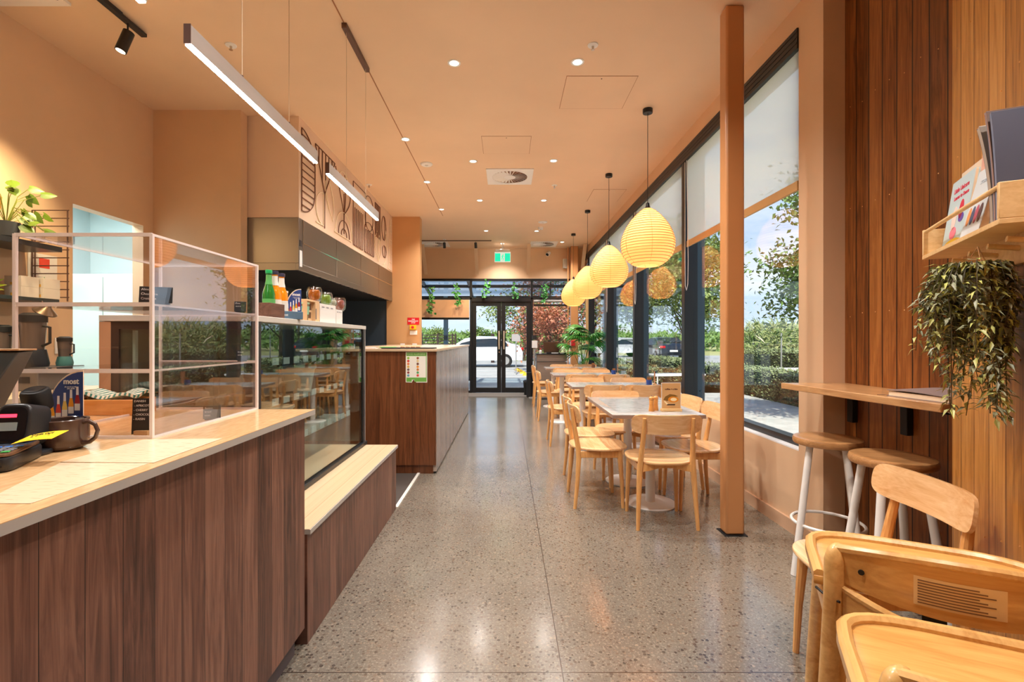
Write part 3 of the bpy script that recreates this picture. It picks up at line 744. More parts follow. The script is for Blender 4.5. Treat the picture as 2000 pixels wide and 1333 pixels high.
# till screen back
tl = thing('till_screen', 'slate grey back of the till screen on its tapered stand', 'till', (-1.345, 1.26, 0.9895), math.radians(8))
b = MB(); q0 = [(-0.13, -0.02), (0.13, -0.02), (0.13, 0.02), (-0.13, 0.02)]
b._add([(-0.24, -0.03, 0.258), (0.082, -0.03, 0.258), (0.082, 0.02, 0.262), (-0.24, 0.02, 0.262), (-0.12, -0.03, 0.07), (-0.015, -0.03, 0.10), (-0.015, 0.05, 0.10), (-0.12, 0.05, 0.07)], [(0, 3, 2, 1), (4, 5, 6, 7), (0, 1, 5, 4), (1, 2, 6, 5), (2, 3, 7, 6), (3, 0, 4, 7)])
b.build('housing', mat('slate_plastic', (64, 78, 92), 0.35), tl, bev=0.003)
MB().box(-0.245, 0.086, -0.034, 0.024, 0.2622, 0.2668).build('bezel', mat('tan_bezel', (176, 140, 104), 0.4), tl, bev=0.001)
MB().box(-0.06, 0.03, -0.0325, -0.031, 0.23, 0.236).build('vent_slot', M_DARKM, tl)
MB().box(-0.12, 0.01, -0.02, 0.06, 0.0, 0.012).build('foot', M_DARK, tl, bev=0.003); MB().cyl((-0.06, 0.02, 0.01), (-0.06, 0.02, 0.09), 0.02).build('stem', M_DARK, tl)
# bamboo box and towel behind the case
o = thing('bamboo_tray', 'bamboo box on the counter holding a folded tea towel', 'box', (-1.565, 1.90, 0.9895))
MB().box(-0.14, 0.14, -0.06, -0.05, 0, 0.06).box(-0.14, 0.14, 0.05, 0.06, 0, 0.06).box(-0.14, -0.13, -0.05, 0.05, 0, 0.06).box(0.13, 0.14, -0.05, 0.05, 0, 0.06).box(-0.13, 0.13, -0.05, 0.05, 0, 0.008).build('box', M_BOX, o, bev=0.002)
M_TOWEL = mat('towel_stripes', (230, 230, 214), 0.9); _nt, _n, _l, _b = nodes_of(M_TOWEL)
cw = _nt.nodes.new('ShaderNodeTexWave'); cw.inputs['Scale'].default_value = 22; cw.inputs['Distortion'].default_value = 3
_nt.links.new(coords(_nt, 'Object', (1, 1, 0.4), (0, 0, 0.7)), cw.inputs['Vector'])
_nt.links.new(ramp(_nt, cw.outputs['Fac'], [(0.45, (236, 232, 214)), (0.6, (70, 140, 130))]), _b.inputs['Base Color'])
o = MB().panel(lambda u, v: ((u - .5) * 0.27, (v - .5) * 0.10, 0.012 * math.sin(u * 9) + 0.008 * math.sin(v * 6 + u * 4)), 26, 8, 0.012).build('tea_towel', M_TOWEL, loc=(-1.565, 1.90, 1.062))
tag(o, 'cream and green striped tea towel crumpled on the bamboo box', 'towel')

# ================================================================== DINING CHAIRS AND TABLES
def make_chair(label):
    t = thing('dining_chair', label, 'chair')
    # seat: shaped ply, narrower at the back
    out = []
    for k in range(40):
        a = 2 * PI * k / 40; c, s_ = math.cos(a), math.sin(a)
        x = 0.228 * math.copysign(abs(c) ** (2 / 3.0), c); y = 0.222 * math.copysign(abs(s_) ** (2 / 2.6), s_) + 0.01
        if y < 0: x *= 1 - 0.16 * (-y / 0.21)
        out.append((x, y))
    MB().slab(out, 0.438, 0.455, 0.006, dish=0.008).build('seat', M_BEECHX, t)
    for sx in (-1, 1):
        MB().tube([(sx * .186, .172, 0), (sx * .180, .164, .2), (sx * .172, .150, .40), (sx * .170, .148, .437)], [.0125, .0155, .021, .021], 10).build('front_leg', M_BEECH, t)
        MB().tube([(sx * .202, -.196, 0), (sx * .192, -.176, .2), (sx * .182, -.164, .38), (sx * .176, -.168, .46), (sx * .166, -.196, .62), (sx * .163, -.216, .755)], [.0125, .016, .020, .0195, .0165, .012], 10).build('back_leg', M_BEECH, t)
    for sx in (-1, 1): MB().cbox((sx * .176, -.01, .405), (.02, .32, .05)).build('side_rail', M_BEECH, t, bev=0.004)
    def arch(y):
        pts = [(-.17, .438), (.17, .438), (.17, .385), (.12, .392), (.06, .408), (0, .412), (-.06, .408), (-.12, .392), (-.17, .385)]
        return MB().prism([(p[0], p[1]) for p in pts], -0.010, 0.010, T3(0, y, 0) @ RX(PI / 2))
    arch(.15).build('front_rail', M_BEECH, t); arch(-.162).build('back_rail', M_BEECH, t)
    def fb(u, v):
        s_ = math.sin((u - .5) * PI); x = s_ * .236
        hh = .066 * max(0, 1 - abs(s_) ** 9) ** .32
        zc = .708 + .006 * (s_ * s_)
        y = -.213 + .05 * (s_ * s_)
        z = zc + (v - .5) * 2 * max(hh, .008)
        return (x, y - (z - .7) * 0.16 + 0.004, z)
    MB().panel(fb, 30, 6, 0.012).build('backrest', M_BEECHX, t)
    return t
CH = [ # x, y, facing degrees (0 = away from the camera), label
 (1.085, 3.425, 0, 'beech chair with its back to the camera, at the near end of the nearest table'),
 (0.715, 3.845, -90, 'beech chair nearest the aisle at the side of the nearest table, facing the windows'),
 (0.735, 4.345, -92, 'beech chair at the aisle side of the nearest table, just behind the nearer aisle chair'),
 (1.475, 3.79, 90, 'beech chair on the window side of the nearest table, half hidden by the orange column'),
 (1.475, 4.30, 92, 'beech chair on the window side of the nearest table, farther from the column'),
 (1.07, 4.56, 180, 'beech chair facing the camera at the far end of the nearest table'),
 (1.108, 5.56, 0, 'left of two beech chairs with backs to the camera at the second table'),
 (1.555, 5.56, 0, 'right of two beech chairs with backs to the camera at the second table'),
 (1.06, 6.22, 180, 'left of two beech chairs facing the camera behind the second table'),
 (1.62, 6.22, 180, 'right of two beech chairs facing the camera behind the second table'),
 (0.72, 5.97, -90, 'beech chair at the aisle end of the second table'),
 (1.10, 7.20, 0, 'left of two beech chairs with backs to the camera at the third table'),
 (1.57, 7.20, 0, 'right of two beech chairs with backs to the camera at the third table'),
 (1.06, 8.02, 180, 'left of two beech chairs facing the camera behind the third table'),
 (1.53, 8.02, 180, 'right of two beech chairs facing the camera behind the third table'),
 (0.70, 7.77, -90, 'beech chair at the aisle end of the third table'),
 (1.08, 8.86, 0, 'left of two beech chairs with backs to the camera at the farthest table'),
 (1.59, 8.86, 0, 'right of two beech chairs with backs to the camera at the farthest table'),
 (1.13, 9.70, 180, 'left of two beech chairs facing the camera behind the farthest table'),
 (1.62, 9.70, 180, 'right of two beech chairs facing the camera behind the farthest table'),
 (0.72, 9.42, -90, 'beech chair at the aisle end of the farthest table'),
 (1.345, 1.775, 86, 'beech chair against the angled timber wall behind the high chairs'),
]
proto = None
for (x, y, a, lb) in CH:
    if proto is None:
        proto = make_chair(lb); proto.location = (x, y, 0); proto.rotation_euler = (0, 0, math.radians(a)); proto['group'] = 'beech dining chairs'
    else: dup(proto, (x, y, 0), math.radians(a), lb, 'beech dining chairs')

def make_table(label, loc, w, l, bases):
    t = thing('dining_table', label, 'table', loc, 0, 'marble topped dining tables')
    MB().slab([(-w / 2, -l / 2), (w / 2, -l / 2), (w / 2, l / 2), (-w / 2, l / 2)], 0.742, 0.745, 0.001).build('tabletop', M_STONE_T, t)
    MB().box(-w / 2, w / 2, -l / 2, l / 2, 0.718, 0.742).build('top_edge', M_TEDGE, t, bev=0.002)
    for (bx, by) in bases:
        MB().lathe([(0.195, 0), (0.197, 0.006), (0.19, 0.012), (0.04, 0.016)], 36, T3(bx, by, 0)).build('base_plate', M_WHITEM, t)
        MB().lathe([(0.036, 0.014), (0.036, 0.70), (0.036, 0.705)], 24, T3(bx, by, 0)).build('pedestal', M_WHITEM, t)
        MB().cbox((bx, by, 0.711), (0.3, 0.3, 0.012)).build('top_plate', M_WHITEM, t)
    return t
make_table('nearest marble topped table, set end-on with two white round bases', (1.088, 3.955, 0), 0.665, 1.07, ((0.04, -0.18), (0.01, 0.40)))
T2 = make_table('second marble topped table, set across with a blue pot on it', (1.29, 5.76, 0), 1.08, 0.60, ((-0.38, 0), (0.35, 0)))
dup(T2, (1.25, 7.54, 0), 0, 'third marble topped table, set across beyond the second one')
dup(T2, (1.28, 9.25, 0), 0, 'farthest marble topped table, set across before the palm', None)

# on the nearest table: mills and menu stand
TZ = 0.7452
def mill(x, y, label):
    t = thing('pepper_mill', label, 'pepper mill', (x, y, TZ), 0, 'wooden mills')
    MB().lathe([(0.020, 0), (0.021, 0.004), (0.0175, 0.03), (0.0155, 0.055), (0.0175, 0.078), (0.0175, 0.082)], 18).build('body', M_BOX, t)
    MB().lathe([(0.0155, 0.083), (0.0195, 0.092), (0.019, 0.10), (0.011, 0.108), (0.004, 0.11)], 18).build('cap', M_BOX, t)
    MB().lathe([(0.003, 0.11), (0.0045, 0.114), (0.002, 0.119)], 10).build('knob', M_CHROME, t)
    return t
mill(1.085, 3.60, 'left wooden pepper mill beside the cardboard-coloured menu stand')
mill(1.130, 3.64, 'right wooden pepper mill, touching the menu stand')
t = thing('menu_stand', 'small upright menu card picturing coffee and cake on a pale wooden foot', 'menu', (1.232, 3.60, TZ), math.radians(2))
MB().box(-0.075, 0.075, -0.025, 0.025, 0, 0.02).build('wooden_foot', M_PINE, t, bev=0.002)
MB().box(-0.074, 0.074, -0.0015, 0.0015, 0.015, 0.214).build('clear_sleeve', mat('sleeve_white', (232, 230, 226), 0.2), t)
MB().box(-0.070, 0.070, -0.0026, -0.0016, 0.02, 0.209).build('menu_card', mat('kraft_print', (212, 168, 112), 0.5), t)
text('lettering', 'coffee + a bite', 0.0165, M_BROWNM, t, T3(0, -0.003, 0.165) @ FACE_CAM, bold=0.0005)
MB().prism(superell(0.040, 0.022, 2, 24, 0.016, 0.088), 0.0028, 0.0034, RX(PI / 2)).build('printed_cup', mat('print_orange', (226, 140, 34), 0.4), t)
MB().prism(superell(0.024, 0.013, 2, 20, 0.018, 0.088), 0.0036, 0.004, RX(PI / 2)).build('printed_foam', mat('print_cream', (244, 226, 180), 0.4), t)
MB().prism([(-0.06, 0.085), (-0.045, 0.11), (-0.01, 0.128), (0.03, 0.122), (0.05, 0.112), (0, 0.10), (-0.03, 0.075)], 0.0027, 0.003, RX(PI / 2)).build('printed_food', mat('print_olive_brown', (128, 92, 34), 0.5), t)
MB().prism([(-0.055, 0.072), (-0.03, 0.045), (-0.018, 0.05), (-0.05, 0.08)], 0.0032, 0.0036, RX(PI / 2)).build('printed_napkin', mat('print_cream', (244, 226, 180), 0.4), t)
MB().prism([(-0.035, 0.045), (0.028, 0.045), (0.03, 0.053), (-0.03, 0.053)], 0.0036, 0.004, RX(PI / 2)).build('printed_badge', M_DARKM, t)
# pots and menu holders on the farther tables
def pot(x, y, label, col=(40, 70, 140)):
    t = thing('sachet_pot', label, 'pot', (x, y, TZ))
    MB().lathe([(0.026, 0), (0.032, 0.004), (0.034, 0.06), (0.031, 0.06), (0.029, 0.01)], 18, cap=False).lathe([(0.001, 0.0), (0.026, 0.0)], 18, cap=False).build('pot', mat('pot_%d' % col[2], col, 0.3), t)
    b = MB(); rs = random.Random(x)
    for k in range(6): b.cbox((rs.uniform(-.016, .016), rs.uniform(-.016, .016), 0.06), (0.022, 0.003, 0.055), )
    b.build('sachets', mat('brown_sachet', (170, 110, 60), 0.6), t)['kind'] = 'stuff'
    return t
pot(1.69, 5.70, 'blue pot of sachets on the second table, window end')
pot(1.67, 7.50, 'blue pot of sachets on the third table, window end')
pot(1.66, 9.2, 'brown pot of sachets on the farthest table, window end', (120, 74, 50))
def holder(x, y, label):
    t = thing('menu_holder', label, 'menu', (x, y, TZ), math.radians(80))
    MB().box(-0.05, 0.05, -0.018, 0.018, 0, 0.014).build('foot', M_PINE, t); MB().box(-0.048, 0.048, -0.002, 0.002, 0.012, 0.16).build('card', mat('holder_card', (168, 112, 72), 0.35), t)
holder(1.765, 5.73, 'brown menu card standing beside the blue pot on the second table')
holder(1.745, 7.54, 'brown menu card standing beside the blue pot on the third table')

# ------------------------------------------------ bar, stools, high chairs
t = thing('wall_bar', 'narrow oak wall bar fixed along the timber recess', 'bar', (0, 0, 0))
pts = [(1.645, 2.884), (1.655, 2.86), (1.688, 2.4), (1.722, 2.05), (1.742, 1.93), (2.029, 1.93), (2.029, 2.884)]
MB().prism(pts[::-1], 0.987, 1.022).build('bar_top', M_BAR, t, bev=0.003)
for y in (2.80, 2.42, 1.98):
    MB().box(1.80, 2.029, y - 0.012, y + 0.012, 0.972, 0.987).box(1.996, 2.029, y - 0.022, y + 0.022, 0.80, 0.972).build('bracket', M_DARKM, t, bev=0.003)
# book on the bar
t = thing('guest_book', 'hardback lying half open on the oak bar', 'book', (1.86, 2.08, 1.0225), math.radians(6))
MB().box(-0.10, 0.10, -0.14, 0.14, 0, 0.003).build('back_cover', mat('book_cover_grey', (150, 132, 128), 0.5), t)
MB().box(-0.095, 0.095, -0.135, 0.135, 0.0032, 0.022).build('pages', mat('book_pages', (236, 214, 184), 0.7), t)
MB().panel(lambda u, v: (-0.10 + 0.2 * u, -0.14 + .28 * v, 0.0245 + 0.02 * math.sin(v * PI * 0.85) * (0.3 + u * 0.6)), 8, 8, 0.003).build('front_cover', MATS['book_cover_grey'], t)
MB().tube([(-0.09, 0.13, 0.004), (-0.115, 0.155, 0.004), (-0.13, 0.16, 0.003)], 0.0012, 5).build('ribbon', M_BROWNM, t)

def make_stool(label):
    t = thing('bar_stool', label, 'stool', (0, 0, 0), 0, 'bar stools')
    MB().slab(superell(0.168, 0.168, 2.0, 40), 0.700, 0.742, 0.014, dish=0.008).build('seat', M_STOOLTOP, t)
    for k in range(4):
        a = PI / 4 + k * PI / 2
        MB().tube([(0.215 * math.cos(a), 0.215 * math.sin(a), 0), (0.115 * math.cos(a), 0.115 * math.sin(a), 0.70)], [0.0185, 0.017], 12).build('leg', M_WHITEM, t)
    R_ = 0.215 - 0.1 * 0.27 / 0.7 - 0.004
    MB().tube([(R_ * math.cos(2 * PI * k / 36), R_ * math.sin(2 * PI * k / 36), 0.27) for k in range(36)], 0.0085, 8, closed=True).build('foot_ring', M_WHITEM, t)
    return t
s1 = make_stool('round oak topped white bar stool nearer the window'); s1.location = (1.775, 2.66, 0); s1.rotation_euler = (0, 0, math.radians(-33))
dup(s1, (1.79, 2.235, 0), math.radians(-10), 'round oak topped white bar stool farther from the window, behind the beech chair')

def make_highchair(label):
    t = thing('high_chair', label, 'high chair', (0, 0, 0), 0, 'wooden high chairs')
    # tray
    W, D = 0.245, 0.15
    def outl(w, d0, d1, n=10):
        o = [(-w, d0), (w, d0)]
        for k in range(n + 1):
            a = PI * k / n * 1.0
            x = w * math.copysign(abs(math.cos(a)) ** 0.55, math.cos(a)); y = d1 - 0.10 + 0.10 * math.sin(a) ** 0.7 if 0 < k < n else d1 - 0.10
            o.append((x, y))
        return o
    TM = T3(0, 0, 0)
    MB().slab(outl(W, -0.06, 0.245), 0.700, 0.722, 0.005, M=TM).build('tray', M_HCX, t)
    rim = [(-W + .012, -0.058), (-W + .010, 0.1)] + outl(W - .012, 0, 0.238, 14)[2:][::-1] + [(W - .010, 0.1), (W - .012, -0.058)]
    MB().tube([(x, y, 0.724) for x, y in rim], 0.013, 8).build('tray_rim', M_HC, t)
    MB().tube([(-W + .02, -0.058, 0.722), (-0.12, -0.052, 0.722), (-.04, -0.03, 0.722), (.04, -0.03, 0.722), (.12, -.052, .722), (W - .02, -.058, .722)], 0.008, 8).build('tray_lip', M_HC, t)
    for sx in (-1, 1):
        MB().tube([(sx * .235, -.10, 0.0), (sx * .218, -.10, .40), (sx * .205, -.10, .70), (sx * .203, -.10, .785), (sx * .203, -.10, .805), (sx * .203, -.10, .815), (sx * .203, -.10, .820)], [.020, .022, .021, .0215, .017, .011, .004], 16, flat=1.5).build('rear_upright', M_HC, t)
        MB().tube([(sx * .235, .20, 0.0), (sx * .222, .155, .40), (sx * .212, .10, .66), (sx * .210, .06, .70)], [.018, .020, .020, .016], 12).build('front_leg', M_HC, t)
        MB().cbox((sx * .215, .03, .655), (.026, .28, .036)).build('arm_rail', M_HC, t, bev=0.006)
        MB().cbox((sx * .226, .04, .20), (.022, .28, .036)).build('side_stretcher', M_HC, t, bev=0.005)
    def bw(s_): return 1 - s_ * s_
    def up_(u, v):
        s_ = 2 * u - 1; zt = .808 + .022 * bw(s_); zb = .742 - .022 * bw(s_)
        return (s_ * .205, -.105 - .055 * bw(s_), zb + (zt - zb) * v)
    MB().panel(up_, 20, 6, .012).build('backrest', M_HCX, t)
    MB().tube([((u / 20 - .5) * .41, -.105 - .055 * bw(u / 10 - 1), .810 + .022 * bw(u / 10 - 1)) for u in range(21)], .010, 8).build('back_rail', M_HC, t)
    def lo_(u, v):
        s_ = 2 * u - 1; zt = .728 - .035 * bw(s_); zb = .60
        return (s_ * .205, -.105 - .085 * bw(s_), zb + (zt - zb) * v)
    MB().panel(lo_, 20, 4, .012).build('lower_back_panel', M_HCX, t)
    MB().tube([((u / 20 - .5) * .41, -.105 - .085 * bw(u / 10 - 1), .730 - .035 * bw(u / 10 - 1)) for u in range(21)], .009, 8).build('lower_back_rail', M_HC, t)
    def lab_(u0, u1, z0, z1, off):
        return lambda u, v: ((2 * (u0 + (u1 - u0) * u) - 1) * .205, -.105 - .055 * bw(2 * (u0 + (u1 - u0) * u) - 1) - off, z0 + (z1 - z0) * v)
    MB().panel(lab_(.30, .64, .742, .800, .0066), 10, 2, .0006).build('warning_label', mat('label_cream', (222, 190, 138), 0.4), t)
    b = MB()
    for k in range(9): b.panel(lab_(.315, .60 - 0.03 * (k % 3), .7465 + .0056 * k, .7490 + .0056 * k, .0071), 8, 1, .0003)
    b.build('label_print', mat('label_text_brown', (120, 84, 56), 0.6), t)['kind'] = 'stuff'
    MB().slab(superell(.195, .15, 4, 32, 0, .03), .42, .438, .005).build('seat', M_HCX, t)
    MB().slab(superell(.19, .06, 4, 28, 0, .16), .21, .228, .005).build('footrest', M_HCX, t)
    for (z, y) in ((.08, .19), (.13, -.10)): MB().cbox((0, y, z), (.42, .02, .035)).build('cross_rail', M_HCX, t, bev=0.004)
    MB().panel(lambda u, v: ((u - .5) * .045, .03 - .0 * u, .44 + v * .26), 2, 4, .003).build('crotch_strap', M_DARKM, t)
    MB().tube([(-.203, -.128, .70), (-.225, -.10, .696), (-.24, -.06, .694)], .003, 6).build('cord', M_DARKM, t)
    b = MB()
    for sx in (-1, 1):
        for z in (.776, .66): b.lathe([(.006, 0), (.006, .002)], 10, T3(sx * .165, -.1325 if z > .7 else -.143, z) @ RX(PI / 2))
    b.build('screws', M_DARKM, t)
    return t
FW = math.radians(-27)
h1 = make_highchair('wooden high chair farther from the camera, with a warning label on its back'); h1.location = (0.975, 1.085, 0); h1.rotation_euler = (0, 0, FW)
dup(h1, (0.780, 0.675, 0), FW, 'wooden high chair nearest the camera, cut off by the picture edge')

# ================================================================== LIGHTS OF THE ROOM
M_LAMPON = mat('lamp_glow', (255, 244, 226), 0.4, emit=(255, 244, 226), estr=9.0)
# paper lanterns
M_PAPERL = translucent('lantern_paper', (246, 206, 156), 0.0, 0.4, (246, 182, 118))
_nt = M_PAPERL.node_tree
_o = [n for n in _nt.nodes if n.type == 'OUTPUT_MATERIAL'][0]
_src = _o.inputs[0].links[0].from_socket
_add = _nt.nodes.new('ShaderNodeAddShader'); _em = _nt.nodes.new('ShaderNodeEmission')
_em.inputs[0].default_value = rgba((255, 196, 112)); _em.inputs[1].default_value = 0.12
_nt.links.new(_src, _add.inputs[0]); _nt.links.new(_em.outputs[0], _add.inputs[1]); _nt.links.new(_add.outputs[0], _o.inputs[0])
M_RIB = mat('lantern_rib', (196, 120, 48), 0.7)
LP = [(0.036, 0.0), (0.066, -0.018), (0.112, -0.06), (0.160, -0.115), (0.200, -0.175), (0.230, -0.24), (0.247, -0.30), (0.2495, -0.345), (0.243, -0.40), (0.222, -0.45), (0.185, -0.495), (0.140, -0.53), (0.105, -0.545)]
def lr(z):
    for i in range(len(LP) - 1):
        (r0, a), (r1, b) = LP[i], LP[i + 1]
        if b <= z <= a: q = (a - z) / (a - b); return r0 + (r1 - r0) * q
    return LP[-1][0]
ld = bpy.data.lights.new('lantern_bulb', 'POINT'); ld.energy = LANTERN_W; ld.shadow_soft_size = 0.05; ld.color = (1.0, 0.86, 0.66)
def make_lantern(label):
    t = thing('paper_lantern', label, 'pendant lamp', (0, 0, 0), 0, 'paper lantern pendants')
    zt = -0.945      # top of the shade below the ceiling
    MB().lathe([(0.001, -0.04), (0.044, -0.04), (0.046, -0.036), (0.046, 0.0)], 24, cap=False).build('ceiling_rose', M_BLACK, t)
    MB().cyl((0, 0, -0.04), (0, 0, zt + 0.04), 0.0028, seg=8).build('cable', M_BLACK, t)
    MB().lathe([(0.004, 0.06), (0.016, 0.05), (0.018, 0.03), (0.024, 0.012), (0.034, 0.0), (0.034, -0.02)], 18, T3(0, 0, zt)).build('lamp_holder', M_BLACK, t)
    prof = []
    n = 44
    for k in range(n + 1):
        z = -0.545 * k / n; prof.append((lr(z), z))
    MB().lathe(prof, 40, T3(0, 0, zt), cap=False).build('shade', M_PAPERL, t, ang=80)
    b = MB()
    for k in range(1, 22):
        z = -0.545 * k / 22; r = lr(z) + 0.0015
        b.tube([(r * math.cos(2 * PI * j / 40), r * math.sin(2 * PI * j / 40), zt + z) for j in range(40)], 0.0027, 4, closed=True)
    for j in range(6):
        a = j * PI / 3 + 0.4
        b.tube([(lr(z) * 1.004 * math.cos(a), lr(z) * 1.004 * math.sin(a), zt + z) for z in [-0.545 * i / 16 for i in range(17)]], 0.0013, 4)
    b.build('ribs', M_RIB, t)
    MB().sphere((0, 0, zt - 0.085), 0.032, 14, 10).build('bulb', mat('bulb_glow', (255, 236, 200), 0.4, emit=(255, 232, 190), estr=12.0), t)
    lo = bpy.data.objects.new('bulb_light', ld); COL.objects.link(lo); lo.parent = t; lo.location = (0, 0, zt - 0.20)
    MB().cyl((0, 0, zt), (0, 0, zt - 0.06), 0.006).build('socket_stem', M_BLACK, t)
    return t
l1 = make_lantern('nearest and largest looking paper lantern over the window tables'); l1.location = (1.342, 4.57, CEIL)
for (x, y, lb) in ((1.355, 6.36, 'second paper lantern from the camera over the window tables'), (1.375, 8.15, 'third paper lantern from the camera over the window tables'), (1.385, 9.94, 'farthest paper lantern, in front of the end windows')):
    dup(l1, (x, y, CEIL), 0, lb)

# recessed downlights
sd = bpy.data.lights.new('downlight_beam', 'SPOT'); sd.energy = DOWNLIGHT_W; sd.spot_size = math.radians(125); sd.spot_blend = 1.0; sd.shadow_soft_size = 0.045; sd.color = (1.0, 0.95, 0.90)
def make_downlight(label):
    t = thing('downlight', label, 'downlight', (0, 0, 0), 0, 'recessed ceiling downlights')
    MB().lathe([(0.036, -0.001), (0.036, -0.004), (0.052, -0.004), (0.052, 0.0)], 24, cap=False).build('trim_ring', M_WHITE, t)
    MB().lathe([(0.0005, -0.0015), (0.036, -0.0015)], 24, cap=False).build('lens', M_LAMPON, t)
    lo = bpy.data.objects.new('beam', sd); COL.objects.link(lo); lo.parent = t; lo.location = (0, 0, -0.03)
    return t
def ceilP(px, py): d = (CEIL - CAMH) * F / (CY - py); return ((px - CX) * d / F, d)
DL = [((887, 123), 'nearest downlight on the left, before the first access panel'), ((1128, 121), 'nearest bright downlight by the first access panel'),
 ((792, 272), 'downlight left of the second access panel, above the mural'), ((924, 315), 'downlight between the far access panel and the round vent, left'),
 ((1081, 314), 'downlight right of the square air vent'), ((834, 355.5), 'downlight behind the white ceiling speaker'),
 ((937, 391.5), 'left downlight of the pair behind the square air vent'), ((1062, 391.5), 'right downlight of the pair behind the square air vent'),
 ((862, 409), 'downlight farthest along the mural side'), ((949.5, 451), 'left downlight of the far pair before the track light'),
 ((1048, 451.5), 'right downlight of the far pair, beside the smoke detector'), ((1098, 473), 'farthest downlight, at the right of the far vent'),
 ((981, 476), 'farthest small downlight above the exit sign')]
d0 = None
for (p, lb) in DL:
    x, y = ceilP(*p)
    if d0 is None: d0 = make_downlight(lb); d0.location = (x, y, CEIL)
    else: dup(d0, (x, y, CEIL), 0, lb)
# unseen downlights added above the frame for the light the room needs
for (x, y, lb) in ((-0.4, 1.5, 'over the front counter edge'), (1.0, 0.6, 'over the high chairs'), (0.55, 2.45, 'over the aisle before the column'), (-2.4, 1.2, 'over the till')):
    dup(d0, (x, y, CEIL), 0, 'added fill downlight, unseen above the top of the picture, ' + lb)

# suspended linear lights
M_LED = mat('led_diffuser', (255, 250, 240), 0.4, emit=(255, 246, 232), estr=BAR_E)
def bar_light(y0, y1, wires, label):
    t = thing('linear_pendant', label, 'pendant lamp', (-1.12, (y0 + y1) / 2, 2.316), 0, 'suspended linear lights')
    h = (y1 - y0) / 2
    MB().box(-0.012, 0.012, -h, h, 0.006, 0.072).build('housing', M_SILVER, t, bev=0.001)
    MB().box(-0.010, 0.010, -h + 0.004, h - 0.004, 0.0, 0.0058).build('diffuser', M_LED, t)
    MB().box(-0.0125, 0.0125, -h - 0.002, -h, 0.004, 0.074).build('end_cap', M_BROWNM, t)
    for y in wires:
        MB().cyl((0, y - (y0 + y1) / 2, 0.07), (0, y - (y0 + y1) / 2, CEIL - 2.316 - 0.03), 0.0016, seg=6).build('suspension_wire', mat('wire_cream', (226, 206, 176), 0.5), t)
        MB().cyl((0, y - (y0 + y1) / 2, 0.07), (0, y - (y0 + y1) / 2, 0.085), 0.005, seg=8).build('wire_grip', M_BROWNM, t)
    yc = (wires[0] + wires[1]) / 2 - (y0 + y1) / 2
    MB().box(-0.018, 0.018, yc - 0.28, yc + 0.28, CEIL - 2.316 - 0.035, CEIL - 2.316).build('ceiling_mount', M_BROWNM, t, bev=0.002)
bar_light(1.69, 2.83, (2.04, 2.48), 'long linear pendant light over the acrylic case, middle of three')
bar_light(3.01, 4.18, (3.37, 3.83), 'linear pendant light in front of the mural, farthest of three')
bar_light(0.34, 1.485, (0.7, 1.15), 'linear pendant light at the top left, nearest of three')

# track lights
M_SPOTON = mat('spot_glow', (255, 236, 206), 0.4, emit=(255, 232, 196), estr=6.0)
sp2 = bpy.data.lights.new('track_beam', 'SPOT'); sp2.energy = 75; sp2.spot_size = math.radians(78); sp2.spot_blend = 0.5; sp2.shadow_soft_size = 0.03; sp2.color = (1.0, 0.80, 0.48)
sp3 = bpy.data.lights.new('far_track_beam', 'SPOT'); sp3.energy = 90; sp3.spot_size = math.radians(70); sp3.spot_blend = 0.6; sp3.shadow_soft_size = 0.03; sp3.color = (1.0, 0.74, 0.42)
def spot_head(tr, p, aim, light, r=0.028, l=0.12):
    d = (Vector(aim) - Vector(p)).normalized(); e0 = Vector(p); e1 = e0 + d * l
    h = MB().cyl(tuple(e0 - d * 0.02), tuple(e1), r, seg=20).build('spot_head', M_BLACK, tr)
    MB().cyl(tuple(e1), tuple(e1 + d * 0.001), r * 0.8, seg=16).build('lens', M_SPOTON, h)
    MB().cyl(tuple(e0), (p[0], p[1], CEIL - 0.03), 0.006, seg=8).build('stem', M_BLACK, h)
    lo = bpy.data.objects.new('beam', light); COL.objects.link(lo); lo.parent = tr
    lo.location = e1 + d * 0.03; lo.rotation_euler = d.to_track_quat('-Z', 'Y').to_euler()
t = thing('track_light', 'black ceiling track with two spotlights over the left counter', 'track light')
MB().box(-2.595, -2.565, 1.2, 3.22, CEIL - 0.012, CEIL).box(-2.60, -2.56, 2.95, 3.43, CEIL - 0.035, CEIL - 0.012).build('track', M_BLACK, t, bev=0.002)
spot_head(t, (-2.58, 3.28, 3.36), (-2.70, 3.2, 2.9), sp2, 0.034, 0.13)
spot_head(t, (-2.58, 2.80, 3.37), (-3.36, 2.5, 1.9), sp2, 0.034, 0.11)
sp4 = spot_head(t, (-2.58, 1.9, 3.37), (-3.36, 2.3, 2.0), sp2, 0.034, 0.11)
t = thing('track_light', 'dark ceiling track with two spotlights before the end wall', 'track light')
MB().box(-2.0, -0.33, 10.59, 10.62, CEIL - 0.016, CEIL).build('track', M_BROWNM, t)
spot_head(t, (-1.366, 10.6, 3.40), (-1.366, 11.2, 2.0), sp3, 0.03, 0.10)
spot_head(t, (-0.677, 10.6, 3.40), (-0.60, 11.25, 2.0), sp3, 0.03, 0.10)

